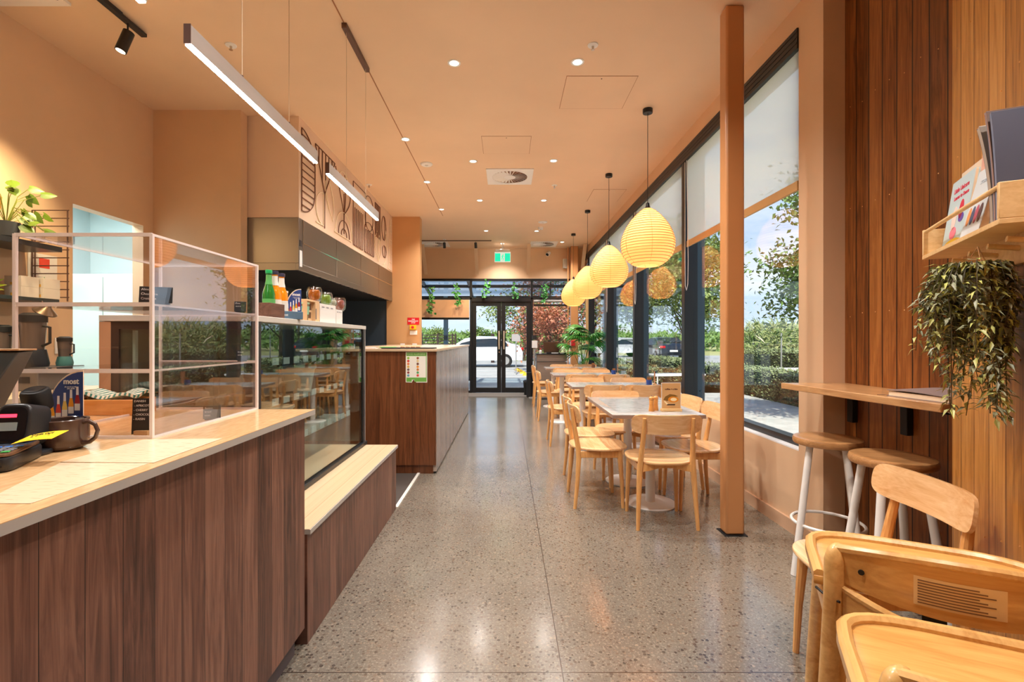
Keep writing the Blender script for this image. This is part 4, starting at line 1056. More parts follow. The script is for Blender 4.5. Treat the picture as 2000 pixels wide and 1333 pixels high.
# ------------------------------------------------ ceiling fittings
def sprinkler(p, label):
    x, y = ceilP(*p); t = thing('fire_sprinkler', label, 'sprinkler', (x, y, CEIL))
    MB().lathe([(0.04, 0), (0.038, -0.006), (0.012, -0.010)], 20).build('plate', M_WHITE, t)
    MB().lathe([(0.010, -0.010), (0.007, -0.03), (0.013, -0.034), (0.013, -0.037)], 12).build('head', M_CHROME, t)
for p, lb in (((451, 88), 'white fire sprinkler left, above the long linear light'), ((1158, 88), 'white fire sprinkler above the nearest access panel'), ((1083, 362), 'white fire sprinkler right of the square vent'), ((721, 361), 'white fire sprinkler beside the mural'), ((868, 468), 'small far fire sprinkler at the track light')): sprinkler(p, lb)
def disc(name, p, r, h, label, cat):
    x, y = ceilP(*p); t = thing(name, label, cat, (x, y, CEIL))
    MB().lathe([(r, 0), (r, -h * 0.5), (r * 0.85, -h), (r * 0.3, -h * 1.05)], 28).build('housing', M_WHITE, t)
    MB().lathe([(r * 0.3, -h * 1.05), (r * 0.28, -h * 1.15)], 20).build('centre_cap', mat('cap_grey', (200, 196, 190), 0.5), t)
disc('ceiling_speaker', (833, 320), 0.075, 0.02, 'round white ceiling speaker left of the square vent', 'speaker')
disc('ceiling_speaker', (1060, 434), 0.085, 0.012, 'flat white ceiling speaker behind the smoke detector', 'speaker')
disc('smoke_detector', (1056, 444), 0.05, 0.045, 'white smoke detector by the far downlights', 'smoke detector')
def hatch(x0, x1, y0, y1, label):
    b = MB(); w = 0.004
    b.box(x0, x1, y0, y0 + w, CEIL - 0.002, CEIL + .001).box(x0, x1, y1 - w, y1, CEIL - 0.002, CEIL + .001).box(x0, x0 + w, y0, y1, CEIL - 0.002, CEIL + .001).box(x1 - w, x1, y0, y1, CEIL - 0.002, CEIL + .001)
    t = thing('access_panel', label, 'access panel')
    MB().box(x0 + w, x1 - w, y0 + w, y1 - w, CEIL - 0.003, CEIL).build('panel', M_CEIL, t)
    b.build('shadow_gap', MATS['ceiling_joint'], t)
    MB().lathe([(0.006, 0), (0.006, -0.002)], 8, T3((x0 + x1) / 2, y0 + 0.04, CEIL - 0.003)).build('latch', M_BROWNM, t)
hatch(0.50, 1.095, 3.99, 4.555, 'square ceiling access panel nearest the camera')
hatch(-0.27, 0.27, 5.17, 5.66, 'square ceiling access panel before the air vent')
hatch(1.27, 1.75, 7.0, 7.62, 'faint ceiling access panel between the lantern cables')
def vent(xc, yc, label):
    t = thing('air_vent', label, 'air vent', (xc, yc, CEIL), 0, 'square swirl air vents')
    b = MB(); s_ = 0.305; r = 0.235; n = 32
    # face plate with a round opening
    ins = [(r * math.cos(2 * PI * k / n), r * math.sin(2 * PI * k / n)) for k in range(n)]
    out = []
    for (x, y) in ins:
        m_ = max(abs(x), abs(y)); out.append((x / m_ * s_, y / m_ * s_))
    vs = [(x, y, -0.012) for x, y in ins] + [(x, y, -0.012) for x, y in out] + [(x, y, 0.0) for x, y in out]
    fs = []
    for k in range(n):
        j = (k + 1) % n; fs += [(k, j, n + j, n + k), (n + k, n + j, 2 * n + j, 2 * n + k)]
    b._add(vs, fs); b.build('face_plate', M_WHITE, t)
    MB().lathe([(0.0005, -0.002), (r + .004, -0.002)], 32, cap=False).build('throat', mat('vent_dark', (150, 108, 82), 0.8), t)
    b = MB()
    for k in range(28):
        a = 2 * PI * k / 28
        b.box(0.075, r, -0.012, 0.012, -0.0125, -0.0105, RZ(a) @ T3(0, 0, -0.002) @ RX(0.62))
    b.build('vanes', M_WHITE, t)['kind'] = 'stuff'
    MB().lathe([(0.08, -0.008), (0.078, -0.016), (0.001, -0.018)], 24, cap=False).build('hub', M_WHITE, t)
    return t
v0 = vent(0.045, 6.45, 'square white swirl air vent in the middle of the ceiling')
dup(v0, (0.85, 11.0, CEIL), 0, 'square white swirl air vent right of the exit sign')
dup(v0, (-1.62, 11.0, CEIL), 0, 'square white swirl air vent left, behind the track light')

# exit sign
t = thing('exit_sign', 'green and white running man exit sign hanging from the ceiling', 'sign', (-0.085, 10.9, CEIL))
MB().box(-0.16, 0.16, -0.03, 0.03, -0.21, -0.145).build('housing', M_WHITE, t, bev=0.003)
MB().box(-0.02, 0.02, -0.012, 0.012, -0.145, 0).build('hanger', M_WHITE, t)
MB().box(-0.18, 0.18, -0.012, 0.012, -0.43, -0.20).build('sign_plate', mat('exit_white', (240, 250, 246), 0.4, emit=(240, 255, 248), estr=0.25), t)
b = MB().box(-0.172, -0.05, -0.014, -0.0122, -0.415, -0.235).box(0.05, 0.172, -0.014, -0.0122, -0.415, -0.235).build('green_field', mat('exit_green', (20, 190, 150), 0.4, emit=(20, 200, 158), estr=0.75), t)
b = MB(); gz = -0.0145
b.sphere((0.012, gz, -0.262), 0.013, 10, 6, (1, .2, 1))
b.tube([(0.006, gz, -0.28), (-0.006, gz, -0.325)], 0.011, 6).tube([(-0.006, gz, -0.325), (0.016, gz, -0.355), (0.006, gz, -0.39)], 0.007, 6).tube([(-0.006, gz, -0.325), (-0.016, gz, -0.36), (-0.038, gz, -0.372)], 0.007, 6)
b.tube([(0.006, gz, -0.283), (0.03, gz, -0.30), (0.036, gz, -0.318)], 0.0055, 6).tube([(0.006, gz, -0.283), (-0.022, gz, -0.295), (-0.03, gz, -0.318)], 0.0055, 6)
b.build('running_figure', MATS['exit_green'], t)
t = thing('security_camera', 'small white security camera with black lens on the end wall', 'camera', (1.0, YE - 0.001, 3.33))
MB().lathe([(0.045, 0), (0.045, 0.03)], 18, RX(PI / 2)).build('mount', M_WHITE, t)
MB().cyl((0.02, -0.03, 0.03), (-0.03, -0.13, -0.03), 0.045, seg=18).build('body', M_WHITE, t)
MB().cyl((-0.03, -0.13, -0.03), (-0.032, -0.133, -0.0325), 0.036, seg=18).build('lens', M_DARKM, t)
t = thing('wall_speaker', 'white box speaker on the end wall by the corner post', 'speaker', (1.40, YE - 0.001, 3.10))
MB().box(-0.05, 0.05, -0.1, 0, -0.11, 0.11).build('box', M_WHITE, t, bev=0.006)
MB().box(-0.04, 0.04, -0.104, -0.1, -0.1, 0.1).build('grille', mat('speaker_grille', (206, 200, 190), 0.7), t)
t = thing('fire_call_point', 'red fire call point on the far corner post', 'alarm', (1.555, 11.249, 1.20))
MB().box(-0.045, 0.045, -0.04, 0, -0.06, 0.06).build('box', mat('alarm_red', (206, 30, 36), 0.4), t, bev=0.003)

# ------------------------------------------------ blinds
chain_y = {0: 5.09}
for k in range(4):
    y0 = MY[k] + 0.03; y1 = MY[k + 1] - 0.03
    nm = ('nearest the camera, beside the column', 'second from the camera', 'third from the camera', 'farthest, by the palm')[k]
    t = thing('roller_blind', 'cream roller blind ' + nm + ', half lowered', 'blind', (0, 0, 0), 0, 'roller blinds along the windows')
    MB().box(1.917, 1.919, y0, y1, 2.32, 3.176).build('fabric', M_BLIND, t)
    MB().box(1.908, 1.928, y0, y1, 2.262, 2.325).build('hem_bar', M_HEM, t, bev=0.002)
    if k < 3:
        yc = y1 - 0.0
        MB().tube([(1.893, yc, 3.16), (1.893, yc, 2.1), (1.892, yc - .01, 1.85), (1.890, yc - .05, 1.80), (1.885, yc - .10, 1.86), (1.885, yc - .11, 2.1), (1.888, yc - .06, 3.16)], 0.0032, 6).build('chain', M_WHITE, t)
t = thing('roller_blind', 'peach roller blind half lowered over the left end window', 'blind')
MB().box(-3.0, -0.885, YE - 0.05, YE - 0.046, 1.81, 2.235).build('fabric', translucent('end_blind_peach', (236, 200, 168), 0.0, 0.6), t)
MB().box(-3.0, -0.885, YE - 0.06, YE - 0.04, 1.76, 1.81).build('hem_bar', M_FRAME, t)
t = thing('roller_blind', 'dark rolled-up blind at the top of the right end window', 'blind')
MB().box(0.65, 1.50, YE - 0.06, YE - 0.035, 2.08, 2.13).build('hem_bar', M_FRAME, t)
MB().cyl((0.65, YE - 0.05, 2.2), (1.5, YE - 0.05, 2.2), 0.03, seg=14).build('roll', mat('roll_grey', (150, 146, 142), 0.6), t)

# ================================================================== KITCHEN SIDE
t = thing('range_hood', 'long stainless steel range hood under the mural', 'range hood')
MB().box(-3.05, -2.03, 4.707, 8.56, 2.03, HZ - 0.002).build('canopy', M_STEEL, t, bev=0.004)
MB().box(-2.06, -2.028, 4.705, 8.56, 1.962, 2.03).build('front_lip', M_STEEL, t, bev=0.003)
MB().box(-2.48, -2.06, 4.705, 4.73, 1.962, 2.03).build('end_lip', M_STEEL, t)
b = MB()
for y in (4.80, 5.75, 6.7, 7.65): b.box(-2.029, -2.026, y, y + 0.006, 2.03, HZ - 0.004)
b.box(-2.029, -2.024, 4.80, 8.56, 2.235, 2.245)
b.build('panel_seams', M_CHROME, t)
MB().box(-3.0, -2.07, 4.75, 8.5, 2.0, 2.029).build('filter_bank', M_DARKM, t)
b = MB()
for k in range(11): b.box(-2.062, -2.03, 4.95 + k * 0.32, 5.10 + k * 0.32, 1.955, 1.964)
b.build('drip_slots', M_DARKM, t)
MB().box(-2.0275, -2.0255, 4.715, 4.775, 2.0, 2.16).build('rating_plate', mat('label_white', (224, 226, 228), 0.4), t)
MB().box(-2.0275, -2.0255, 4.72, 4.77, 2.20, 2.26).build('maker_badge', mat('badge_dark', (52, 58, 66), 0.3), t)
t = thing('splashback', 'blue grey stainless splashback at the far end of the kitchen', 'splashback')
MB().box(-3.09, -2.135, 8.58, 8.598, 0.5, 1.97).build('sheet', mat('blue_steel', (96, 112, 126), 0.35, metal=0.75), t)
t = thing('cooking_bench', 'stainless steel cooking bench under the range hood', 'bench')
MB().box(-3.05, -2.25, 4.85, 8.5, 0.86, 0.90).build('top', M_STEEL, t, bev=0.002); MB().box(-3.0, -2.3, 4.9, 8.45, 0.12, 0.86).build('cabinet', M_STEEL, t)
for y in (4.95, 8.4):
    for x in (-2.95, -2.35): MB().cyl((x, y, 0), (x, y, 0.12), 0.02).build('leg', M_CHROME, t)

# mural on the bulkhead
M_LINE = mat('mural_brown_line', (112, 66, 42), 0.5); M_LINEC = mat('mural_cream_line', (244, 226, 196), 0.5)
mur = thing('line_mural', 'geometric line mural of leaves, arches and stripes on the bulkhead', 'mural')
XM = -2.0225; LR = 0.0055
def ML(name, polys, m, r=LR, closed=False):
    b = MB()
    for p in polys: b.tube([(XM, y, z) for (y, z) in p], r, 4, closed=closed)
    b.build(name, m, mur)
def arc(cy, cz, ry, rz, a0, a1, n=18): return [(cy + ry * math.cos(a0 + (a1 - a0) * k / n), cz + rz * math.sin(a0 + (a1 - a0) * k / n)) for k in range(n + 1)]
# capsule with stripes
y0 = 4.76; w = 0.33
pl = [[(y0, 2.56), (y0, 3.38)], [(y0, 3.38)] + arc(y0, 3.08, w, 0.30, PI / 2, 0), [(y0 + w, 3.08), (y0 + w, 2.82)], arc(y0, 2.82, w, 0.26, 0, -PI / 2)]
for k in range(11):
    z = 2.62 + 0.07 * k
    ww = w if z > 2.82 else w * math.sqrt(max(0, 1 - ((2.82 - z) / .26) ** 2))
    if z > 3.08: ww = w * math.sqrt(max(0, 1 - ((z - 3.08) / .3) ** 2))
    pl.append([(y0, z), (y0 + ww, z)])
ML('striped_capsule', pl, M_LINE)
# hatched triangle flower with stem
a, c = (5.10, 3.36), (5.68, 3.36); tip = (5.36, 2.90)
pl = [[a, c], [a, tip], [c, tip], [tip, (5.36, 2.52)]]
for k in range(1, 6):
    q = k / 6; x = a[0] + (c[0] - a[0]) * q
    zb = 2.90 + (3.36 - 2.90) * abs(x - tip[0]) / (tip[0] - a[0] if x < tip[0] else c[0] - tip[0])
    pl.append([(x, 3.36), (x, zb)])
ML('hatched_triangle', pl, M_LINE)
ML('half_leaf', [arc(5.33, 2.72, -0.22, 0.18, PI / 2, -PI / 2)[::1] + [(5.33, 2.90)], [(5.11, 2.54), (5.33, 2.54)]], M_LINEC)
lf = lambda y, z, w_, h_, tl: [(y + w_ * math.sin(PI * k / 14) + tl * k / 14, z + h_ * k / 14) for k in range(15)]
ML('long_leaf', [lf(5.62, 2.66, 0.10, 0.5, -0.2), lf(5.62, 2.66, -0.12, 0.5, -0.2)], M_LINEC)
ML('tulip', [lf(6.0, 2.84, 0.0, 0.5, -0.30), lf(6.0, 2.84, 0.05, 0.5, 0.02), lf(6.0, 2.84, 0.12, 0.40, 0.2), [(6.0, 2.6), (6.0, 3.1)]], M_LINE)
ML('small_arch', [arc(5.98, 3.24, 0.17, 0.12, PI, 0), arc(5.98, 3.24, 0.09, 0.07, PI, 0)], M_LINEC)
ML('rainbow_outer', [[(5.66, 2.56)] + arc(6.0, 2.60, 0.30, 0.26, PI, 0) + [(6.30, 2.56), (5.66, 2.56)]], M_LINEC)
ML('rainbow_inner', [[(5.80, 2.56)] + arc(6.0, 2.58, 0.20, 0.18, PI, 0) + [(6.2, 2.56)], [(5.92, 2.56)] + arc(6.0, 2.57, 0.10, 0.09, PI, 0) + [(6.1, 2.56)]], M_LINE)
pl = [[(6.36, 2.54), (6.36, 3.38), (6.92, 3.38), (6.92, 2.9)], [(6.36, 2.54), (6.78, 2.54), (6.78, 3.05)]]
for k in range(1, 6): pl.append([(6.36 + 0.07 * k, 2.54), (6.36 + 0.07 * k, 3.05)])
ML('striped_column', pl, M_LINE)
pl = [[(6.86, 2.54), (6.86, 2.86)], [(7.34, 2.54), (7.34, 2.86)], arc(7.10, 3.06, 0.2, 0.18, PI, -PI), [(6.86, 2.54), (7.34, 2.54)], [(6.86, 2.86)] + arc(7.1, 2.86, .24, .14, PI, 0)]
for k in range(1, 6): pl.append([(6.86 + 0.08 * k, 2.54), (6.86 + 0.08 * k, 2.88)])
pl.append(arc(7.1, 3.26, 0.2, 0.13, PI, 0))
ML('fluted_vase', pl, M_LINE)
pl = [[(7.42, 3.4), (7.42, 2.9)], [(7.42, 3.4), (7.72, 3.4), (7.72, 2.86)]]
for k in range(1, 5): pl.append([(7.42 + 0.06 * k, 2.88), (7.42 + 0.06 * k, 3.4)])
ML('striped_block', pl, M_LINE)
ML('pair_of_leaves', [lf(7.62, 2.52, 0.12, 0.42, 0.02), lf(7.62, 2.52, -0.16, 0.46, -0.1), lf(7.62, 2.52, -0.04, 0.42, 0.02), arc(7.9, 2.86, .22, .34, -PI / 2, PI / 4)], M_LINEC)
ML('leaf_ovals', [arc(7.95, 3.12, .14, .20, 0, 2 * PI), lf(7.95, 2.93, .06, .38, 0), arc(7.98, 2.74, .12, .1, 0, 2 * PI), lf(7.98, 2.64, .03, .2, 0)], M_LINE)
pl = [[(8.25 + .02 * k, 2.5 + .13 * k), (8.5, 2.5 + .13 * k)] for k in range(7)] + [[(8.25, 2.5), (8.40, 3.38)]]
ML('ladder', pl, M_LINEC)

# things on top of the display cabinet
ZT = 1.3845
def bottle(px, X, label, glass, liquid, capc, h=0.235, r=0.030, lbl=(232, 226, 216), prof=None):
    y = Yx(px, X); t = thing('drink_bottle', label, 'bottle', (X, y, ZT))
    pr = [(r * .85, 0), (r, 0.006), (r, h * .50), (r * .86, h * .58), (r * .46, h * .74), (r * .40, h * .90), (r * .46, h * .91), (r * .46, h * .94)]
    MB().lathe(pr, 20).build('body', mat('bottle_%s' % liquid[0], liquid[1], 0.08, coat=0.5), t)
    MB().lathe([(r * .52, h * .93), (r * .54, h * .94), (r * .54, h), (r * .48, h * 1.005)], 18).build('cap', mat('cap_%d_%d_%d' % capc, capc, 0.35), t)
    MB().lathe([(r * 1.015, h * .10), (r * 1.015, h * .40)], 20, cap=False).lathe([(r * .60, h * .70), (r * .46, h * .80), (r * .44, h * .9)], 18, cap=False).build('label', mat('bottle_label_%d' % lbl[0], lbl, 0.5), t)
    return t
bottle(525, -1.16, 'green glass bottle with a bright green cap on the display cabinet', None, ('green', (40, 120, 44)), (40, 190, 110), 0.235, 0.029, (90, 170, 90))
bottle(537, -1.15, 'left bottle of orange juice on the display cabinet', None, ('orange', (232, 140, 24)), (66, 62, 84), 0.235)
bottle(550, -1.15, 'right bottle of orange juice on the display cabinet', None, ('orange', (232, 140, 24)), (66, 62, 84), 0.233)
bottle(557, -1.25, 'orange drink bottle behind the arched sign on the cabinet', None, ('amber', (214, 120, 30)), (226, 222, 214), 0.17)
t = thing('display_crate', 'small dark wooden box in front of the bottles on the cabinet', 'box', (-1.105, Yx(530, -1.105), ZT))
MB().box(-0.03, 0.03, -0.07, 0.07, 0, 0.065).build('box', wood('dark_box_wood', (86, 56, 44), (126, 88, 72), 0.5, (9, 1.2, 9)), t, bev=0.001)
juice_sign((-1.12, Yx(573, -1.12), ZT + 0.006), math.radians(52), 1, 'small arched drinks sign in a blue stand on the display cabinet', 0.085, 0.16, stand=False)
t = thing('sign_base', 'blue grey card base with white lettering below the small arched sign', 'sign', (-1.10, Yx(564, -1.10), ZT), math.radians(60))
MB().box(-0.075, 0.075, -0.012, 0.012, 0, 0.04).build('card', mat('card_blue_grey', (84, 112, 134), 0.5), t, bev=0.002)
text('lettering', 'most', 0.018, M_WHITE, t, T3(-0.03, -0.0125, 0.02) @ FACE_CAM)
t = thing('reusable_cup', 'glass travel cup with a mint green band in its open carton', 'cup', (-1.14, Yx(590.5, -1.14), ZT))
MB().lathe([(0.026, 0), (0.030, 0.004), (0.036, 0.085), (0.036, 0.095)], 20).build('glass', mat('cup_amber_glass', (120, 104, 74), 0.1, coat=0.4), t)
MB().lathe([(0.0335, 0.036), (0.0372, 0.082)], 20, cap=False).build('silicone_band', mat('mint_silicone', (134, 190, 160), 0.5), t)
MB().lathe([(0.037, 0.094), (0.038, 0.104), (0.012, 0.108), (0.010, 0.118), (0.001, 0.118)], 20).build('lid', mat('pale_green_lid', (176, 206, 166), 0.4), t)
t = thing('cup_carton', 'open kraft carton around the mint banded travel cup', 'carton', (-1.15, Yx(591, -1.15), ZT))
M_KRAFT = mat('kraft_card', (214, 176, 132), 0.7)
MB().box(-0.05, 0.05, -0.060, -0.057, 0, 0.115).box(-0.05, 0.05, 0.057, 0.060, 0, 0.115).box(-0.05, -0.047, -0.057, 0.057, 0, 0.13).box(-0.047, 0.047, -0.057, 0.057, 0.112, 0.115).build('card', M_KRAFT, t)
def carton(px0, px1, X, h, m, label, deco=None):
    ya, yb = Yx(px0, X), Yx(px1, X); t = thing('carton', label, 'carton', (X, (ya + yb) / 2, ZT)); w = (yb - ya) / 2 - 0.002
    MB().box(-0.09, 0.0, -w, w, 0, h).build('box', m, t, bev=0.001)
    if deco: deco(t, w, h)
    return t
def d1(t, w, h):
    MB().box(0.0005, 0.001, -w * .8, -w * .35, h * .52, h * .82).box(0.0005, 0.001, -w * .8, -w * .4, h * .15, h * .42).build('window', mat('carton_window', (92, 62, 40), 0.4), t)
    MB().box(0.0005, 0.001, w * -.15, w * .5, h * .12, h * .62).build('printed_cup', mat('print_charcoal', (78, 80, 86), 0.5), t)
M_CARTW = mat('white_carton', (226, 222, 216), 0.5)
def d2(t, w, h):
    b = MB()
    for k in range(3): b.box(0.0005, 0.001, -w * .8 + k * w * .55, -w * .8 + k * w * .55 + w * .3, h * .80, h * .86)
    b.build('print', mat('print_grey', (140, 140, 144), 0.5), t)
carton(599, 624, -1.12, 0.125, M_KRAFT, 'kraft carton with a printed dark cup beside the mint cup', d1)
carton(625, 656, -1.12, 0.115, M_CARTW, 'white carton on the display cabinet, left of two', d2)
carton(657, 669, -1.12, 0.095, M_CARTW, 'narrow white carton on the display cabinet, right of two', d2)
def jar(px, X, z, liq, label, r=0.042, h=0.085):
    t = thing('double_wall_glass', label, 'glass', (X, Yx(px, X), z))
    MB().lathe([(r * .6, 0), (r * .9, h * .15), (r, h * .5), (r * .92, h * .85), (r * .75, h)], 22, cap=False).build('outer_glass', M_CASEGL, t)
    MB().lathe([(r * .45, 0.006), (r * .75, h * .3), (r * .8, h * .6), (r * .6, h * .8)], 18).build('drink', mat('drink_%d' % liq[0], liq, 0.15, coat=0.5), t)
    MB().lathe([(r * .5, 0), (r * .5, 0.004)], 18).build('foot', M_KRAFT, t)
jar(614, -1.165, ZT + 0.1255, (196, 100, 28), 'round double walled glass of amber tea, leftmost on the cartons', 0.046, 0.09)
jar(636, -1.165, ZT + 0.1155, (130, 160, 60), 'round double walled glass with green leaves, middle of the cartons', 0.044, 0.085)
jar(650, -1.165, ZT + 0.1155, (206, 196, 180), 'round double walled clear glass, third on the cartons', 0.03, 0.06)
jar(663, -1.165, ZT + 0.0955, (170, 92, 84), 'round double walled glass of red drink, rightmost on the cartons', 0.044, 0.095)

# island counter things
t = thing('serving_tray', 'flat black tray with orange rolls on the island counter', 'tray', (-0.95, 4.72, 1.1925))
MB().slab(superell(0.26, 0.12, 5, 36), 0, 0.012, 0.004).build('tray', M_DARKM, t)
b = MB()
for k in range(4): b.sphere((-0.06 + .05 * k, -0.03, 0.016), 0.016, 8, 6, (1.4, 1, .6))
b.build('cutlery_rolls', mat('orange_rolls', (206, 130, 80), 0.6), t)
t = thing('green_plate', 'bright green plate on the island counter, left end', 'plate', (-1.17, 4.75, 1.1925))
MB().lathe([(0.05, 0), (0.085, 0.012), (0.086, 0.016), (0.05, 0.006)], 24).build('plate', mat('bright_green', (96, 200, 80), 0.4), t)
t = thing('napkin_stack', 'loose pink and white papers left of the green plate', 'napkins', (-1.36, 4.76, 1.1925))
MB().box(-0.09, 0.08, -0.05, 0.05, 0, 0.006).box(-0.05, 0.07, -0.04, 0.05, 0.006, 0.012, RZ(.3)).build('sheets', mat('pinkish_paper', (226, 206, 200), 0.7), t)
t = thing('allergen_poster', 'green and white food list poster taped to the island end panel', 'poster', (-0.855, 4.5795, 1.02))
MB().prism([(-0.102, 0.142), (-0.102, -0.145), (-0.045, -0.148), (-0.03, -0.12), (0.0, -0.147), (0.102, -0.147), (0.102, 0.142)][::-1], 0, 0.0012, RX(PI / 2)).build('sheet', mat('poster_white', (240, 238, 228), 0.6), t)
MB().box(-0.096, 0.096, -0.0016, -0.0013, 0.105, 0.138).box(-0.096, -0.045, -0.0016, -0.0013, -0.14, -0.10).box(-0.02, 0.096, -0.0016, -0.0013, -0.14, -0.10).box(-0.045, -0.02, -0.0016, -0.0013, -0.12, -0.10).box(0.090, 0.096, -0.0016, -0.0013, -0.10, 0.105).build('green_bands', mat('poster_green', (112, 178, 78), 0.5), t)
text('lettering', 'FOOD ALLERGENS', 0.021, mat('poster_pale', (226, 244, 206), 0.5), t, T3(-0.005, -0.0018, 0.121) @ FACE_CAM)
pc = ((140, 190, 70), (214, 70, 50), (232, 130, 80), (226, 180, 80), (120, 90, 80), (150, 60, 70), (100, 160, 190), (150, 84, 60), (226, 206, 150), (120, 70, 50), (240, 150, 40), (210, 130, 60), (90, 170, 110), (226, 90, 80))
for k in range(14):
    MB().lathe([(0.0115, 0), (0.0115, 0.001)], 14, T3(-0.078 + 0.09 * (k // 7), -0.0014, 0.085 - 0.0275 * (k % 7)) @ RX(PI / 2)).build('food_icon', mat('icon_%d' % k, pc[k], 0.5), t)
# gas stop and switches on the pillar
t = thing('gas_stop_sign', 'red sign reading gas emergency stop above a yellow push button', 'sign', (-1.655, 8.559, 1.61))
MB().box(-0.105, 0.105, -0.003, 0, -0.062, 0.062).build('plate', mat('sign_red', (208, 24, 36), 0.45), t)
text('lettering', 'GAS\nEMERGENCY\nSTOP', 0.031, M_WHITE, t, T3(0, -0.0035, 0) @ FACE_CAM, bold=0.0008)
t = thing('emergency_button', 'yellow box with a red emergency push button on the pillar', 'button', (-1.655, 8.559, 1.50))
MB().box(-0.055, 0.055, -0.05, 0, -0.042, 0.042).build('box', mat('warning_yellow', (244, 190, 20), 0.45), t, bev=0.003)
MB().lathe([(0.02, 0.05), (0.024, 0.066), (0.02, 0.072)], 18, RX(PI / 2)).build('push_button', MATS['sign_red'], t)
def plate(x, z, w, h, label):
    t = thing('wall_switch', label, 'switch', (x, 8.559, z))
    MB().box(-w / 2, w / 2, -0.012, 0, -h / 2, h / 2).build('plate', M_WHITE, t, bev=0.002); MB().box(-w / 8, w / 8, -0.016, -0.012, -h / 6, h / 6).build('rocker', M_WHITE, t)
plate(-1.65, 1.405, 0.13, 0.075, 'white wide switch plate under the emergency button')
plate(-1.845, 1.13 + 0.02, 0.08, 0.125, 'left white switch plate just above the island counter')
plate(-1.632, 1.13 + 0.02, 0.08, 0.125, 'right white switch plate just above the island counter')

# ------------------------------------------------ left wall: shelves, rack, plant, appliances
t = thing('wall_shelf', 'long dark wall shelf carrying the trailing plant, upper', 'shelf')
MB().box(-3.364, -3.10, 1.6, 3.36, 1.89, 1.925).build('board', M_DARK, t, bev=0.002)
t = thing('wall_shelf', 'dark wall shelf with tissue boxes, lower', 'shelf')
MB().box(-3.364, -3.12, 1.6, 3.36, 1.535, 1.56).build('board', mat('green_black_shelf', (34, 46, 46), 0.4), t, bev=0.002)
t = thing('wire_shelf_frame', 'brown wire ladder frame at the end of the wall shelves', 'rack')
b = MB()
for x in (-3.35, -3.33, -3.10): b.cyl((x, 3.40, 1.55), (x, 3.40, 2.195), 0.0045, seg=6)
for k in range(12): b.cyl((-3.35, 3.40, 2.195 - 0.056 * k), (-3.09, 3.40, 2.195 - 0.056 * k), 0.0038, seg=6)
b.build('wires', M_BROWNM, t)
# potted trailing plant on the shelf
def leafy(name, seed, n, make, m): 
    b = MB(); r = random.Random(seed); make(b, r, n); return b
t = thing('potted_pothos', 'trailing heart leaf plant in a dark pot on the upper wall shelf', 'plant', (-3.17, 3.05, 1.9255))
MB().lathe([(0.045, 0), (0.06, 0.01), (0.068, 0.10), (0.062, 0.10), (0.055, 0.085), (0.001, 0.085)], 22).build('pot', mat('marbled_grey_pot', (74, 76, 78), 0.3), t)
b = MB(); st = MB(); r = random.Random(5)
M_POTHOS = mat('pothos_leaf', (96, 122, 26), 0.4)
for k in range(26):
    a = r.uniform(-1.9, 1.9); l = r.uniform(0.08, 0.2); up = r.uniform(-0.02, 0.26)
    p0 = Vector((0, 0, 0.09)); p2 = Vector((math.cos(a) * l, math.sin(a) * l, 0.09 + up)); p1 = (p0 + p2) / 2 + Vector((0, 0, 0.06))
    st.tube([p0, p1, p2], 0.002, 5)
    d = Vector((math.cos(a), math.sin(a), r.uniform(-.9, .2))).normalized(); nn = Vector((0.5, -0.6, 0.5)); L_ = r.uniform(0.06, 0.085); W_ = L_ * 0.8
    sd_ = d.cross(nn).normalized(); upv = sd_.cross(d)
    pts = []
    for (u, v) in ((0, 0), (-.05, .35), (.2, .5), (.55, .42), (.85, .16), (1, 0), (.85, -.16), (.55, -.42), (.2, -.5), (-.05, -.35)):
        pts.append(tuple(p2 + d * L_ * u + sd_ * W_ * v + upv * (0.012 * (1 - abs(v) * 2) - 0.02 * u * u)))
    c_ = len(pts); pts.append(tuple(p2 + d * L_ * .5 + upv * .004))
    b._add(pts, [(i, (i + 1) % c_, c_) for i in range(c_)])
b.build('leaves', M_POTHOS, t)['kind'] = 'stuff'; st.build('stems', mat('green_stem', (140, 150, 60), 0.5), t)['kind'] = 'stuff'
t = thing('wooden_board', 'pale wooden board leaning behind the trailing plant', 'board', (-3.26, 2.93, 1.926), math.radians(0))
MB().box(-0.09, 0.08, 0.05, 0.07, 0, 0.27, RX(-0.15)).build('board', M_BOX, t, bev=0.003)
t = thing('glass_vase', 'round glass bowl with lime green leaves on the lower shelf', 'vase', (-3.22, 2.98, 1.5605))
MB().sphere((0, 0, 0.055), 0.055, 18, 10).build('bowl', M_CASEGL, t)
b = MB(); r = random.Random(9)
for k in range(22): b.leaf(Vector((0, 0, 0.05)), Vector((r.uniform(-1, 1), r.uniform(-1, 1), r.uniform(-.1, 1.2))), Vector((.3, -.8, .4)), r.uniform(.06, .12), .035)
b.build('leaves', mat('lime_leaf', (160, 178, 40), 0.5), t)
M_TISS = mat('tissue_box', (214, 204, 190), 0.6); M_GOLD = mat('gold_print', (222, 166, 60), 0.5)
def tissue(x, y, z, w, label):
    t = thing('tissue_box', label, 'box', (x, y, z))
    MB().box(-w, w, -0.06, 0.06, 0, 0.068).build('carton', M_TISS, t, bev=0.001)
    MB().box(-w * .3, w * .6, -0.0608, -0.0602, 0.008, 0.026).build('gold_label', M_GOLD, t)
tissue(-3.20, 3.18, 1.5605, 0.055, 'lower left tissue carton with a gold label on the wall shelf')
tissue(-3.20, 3.18, 1.629, 0.055, 'upper left tissue carton with a gold label on the wall shelf')
tissue(-3.17, 3.31, 1.5605, 0.045, 'lower right carton beside the tissue boxes on the wall shelf')
tissue(-3.17, 3.31, 1.629, 0.045, 'upper right carton beside the tissue boxes on the wall shelf')
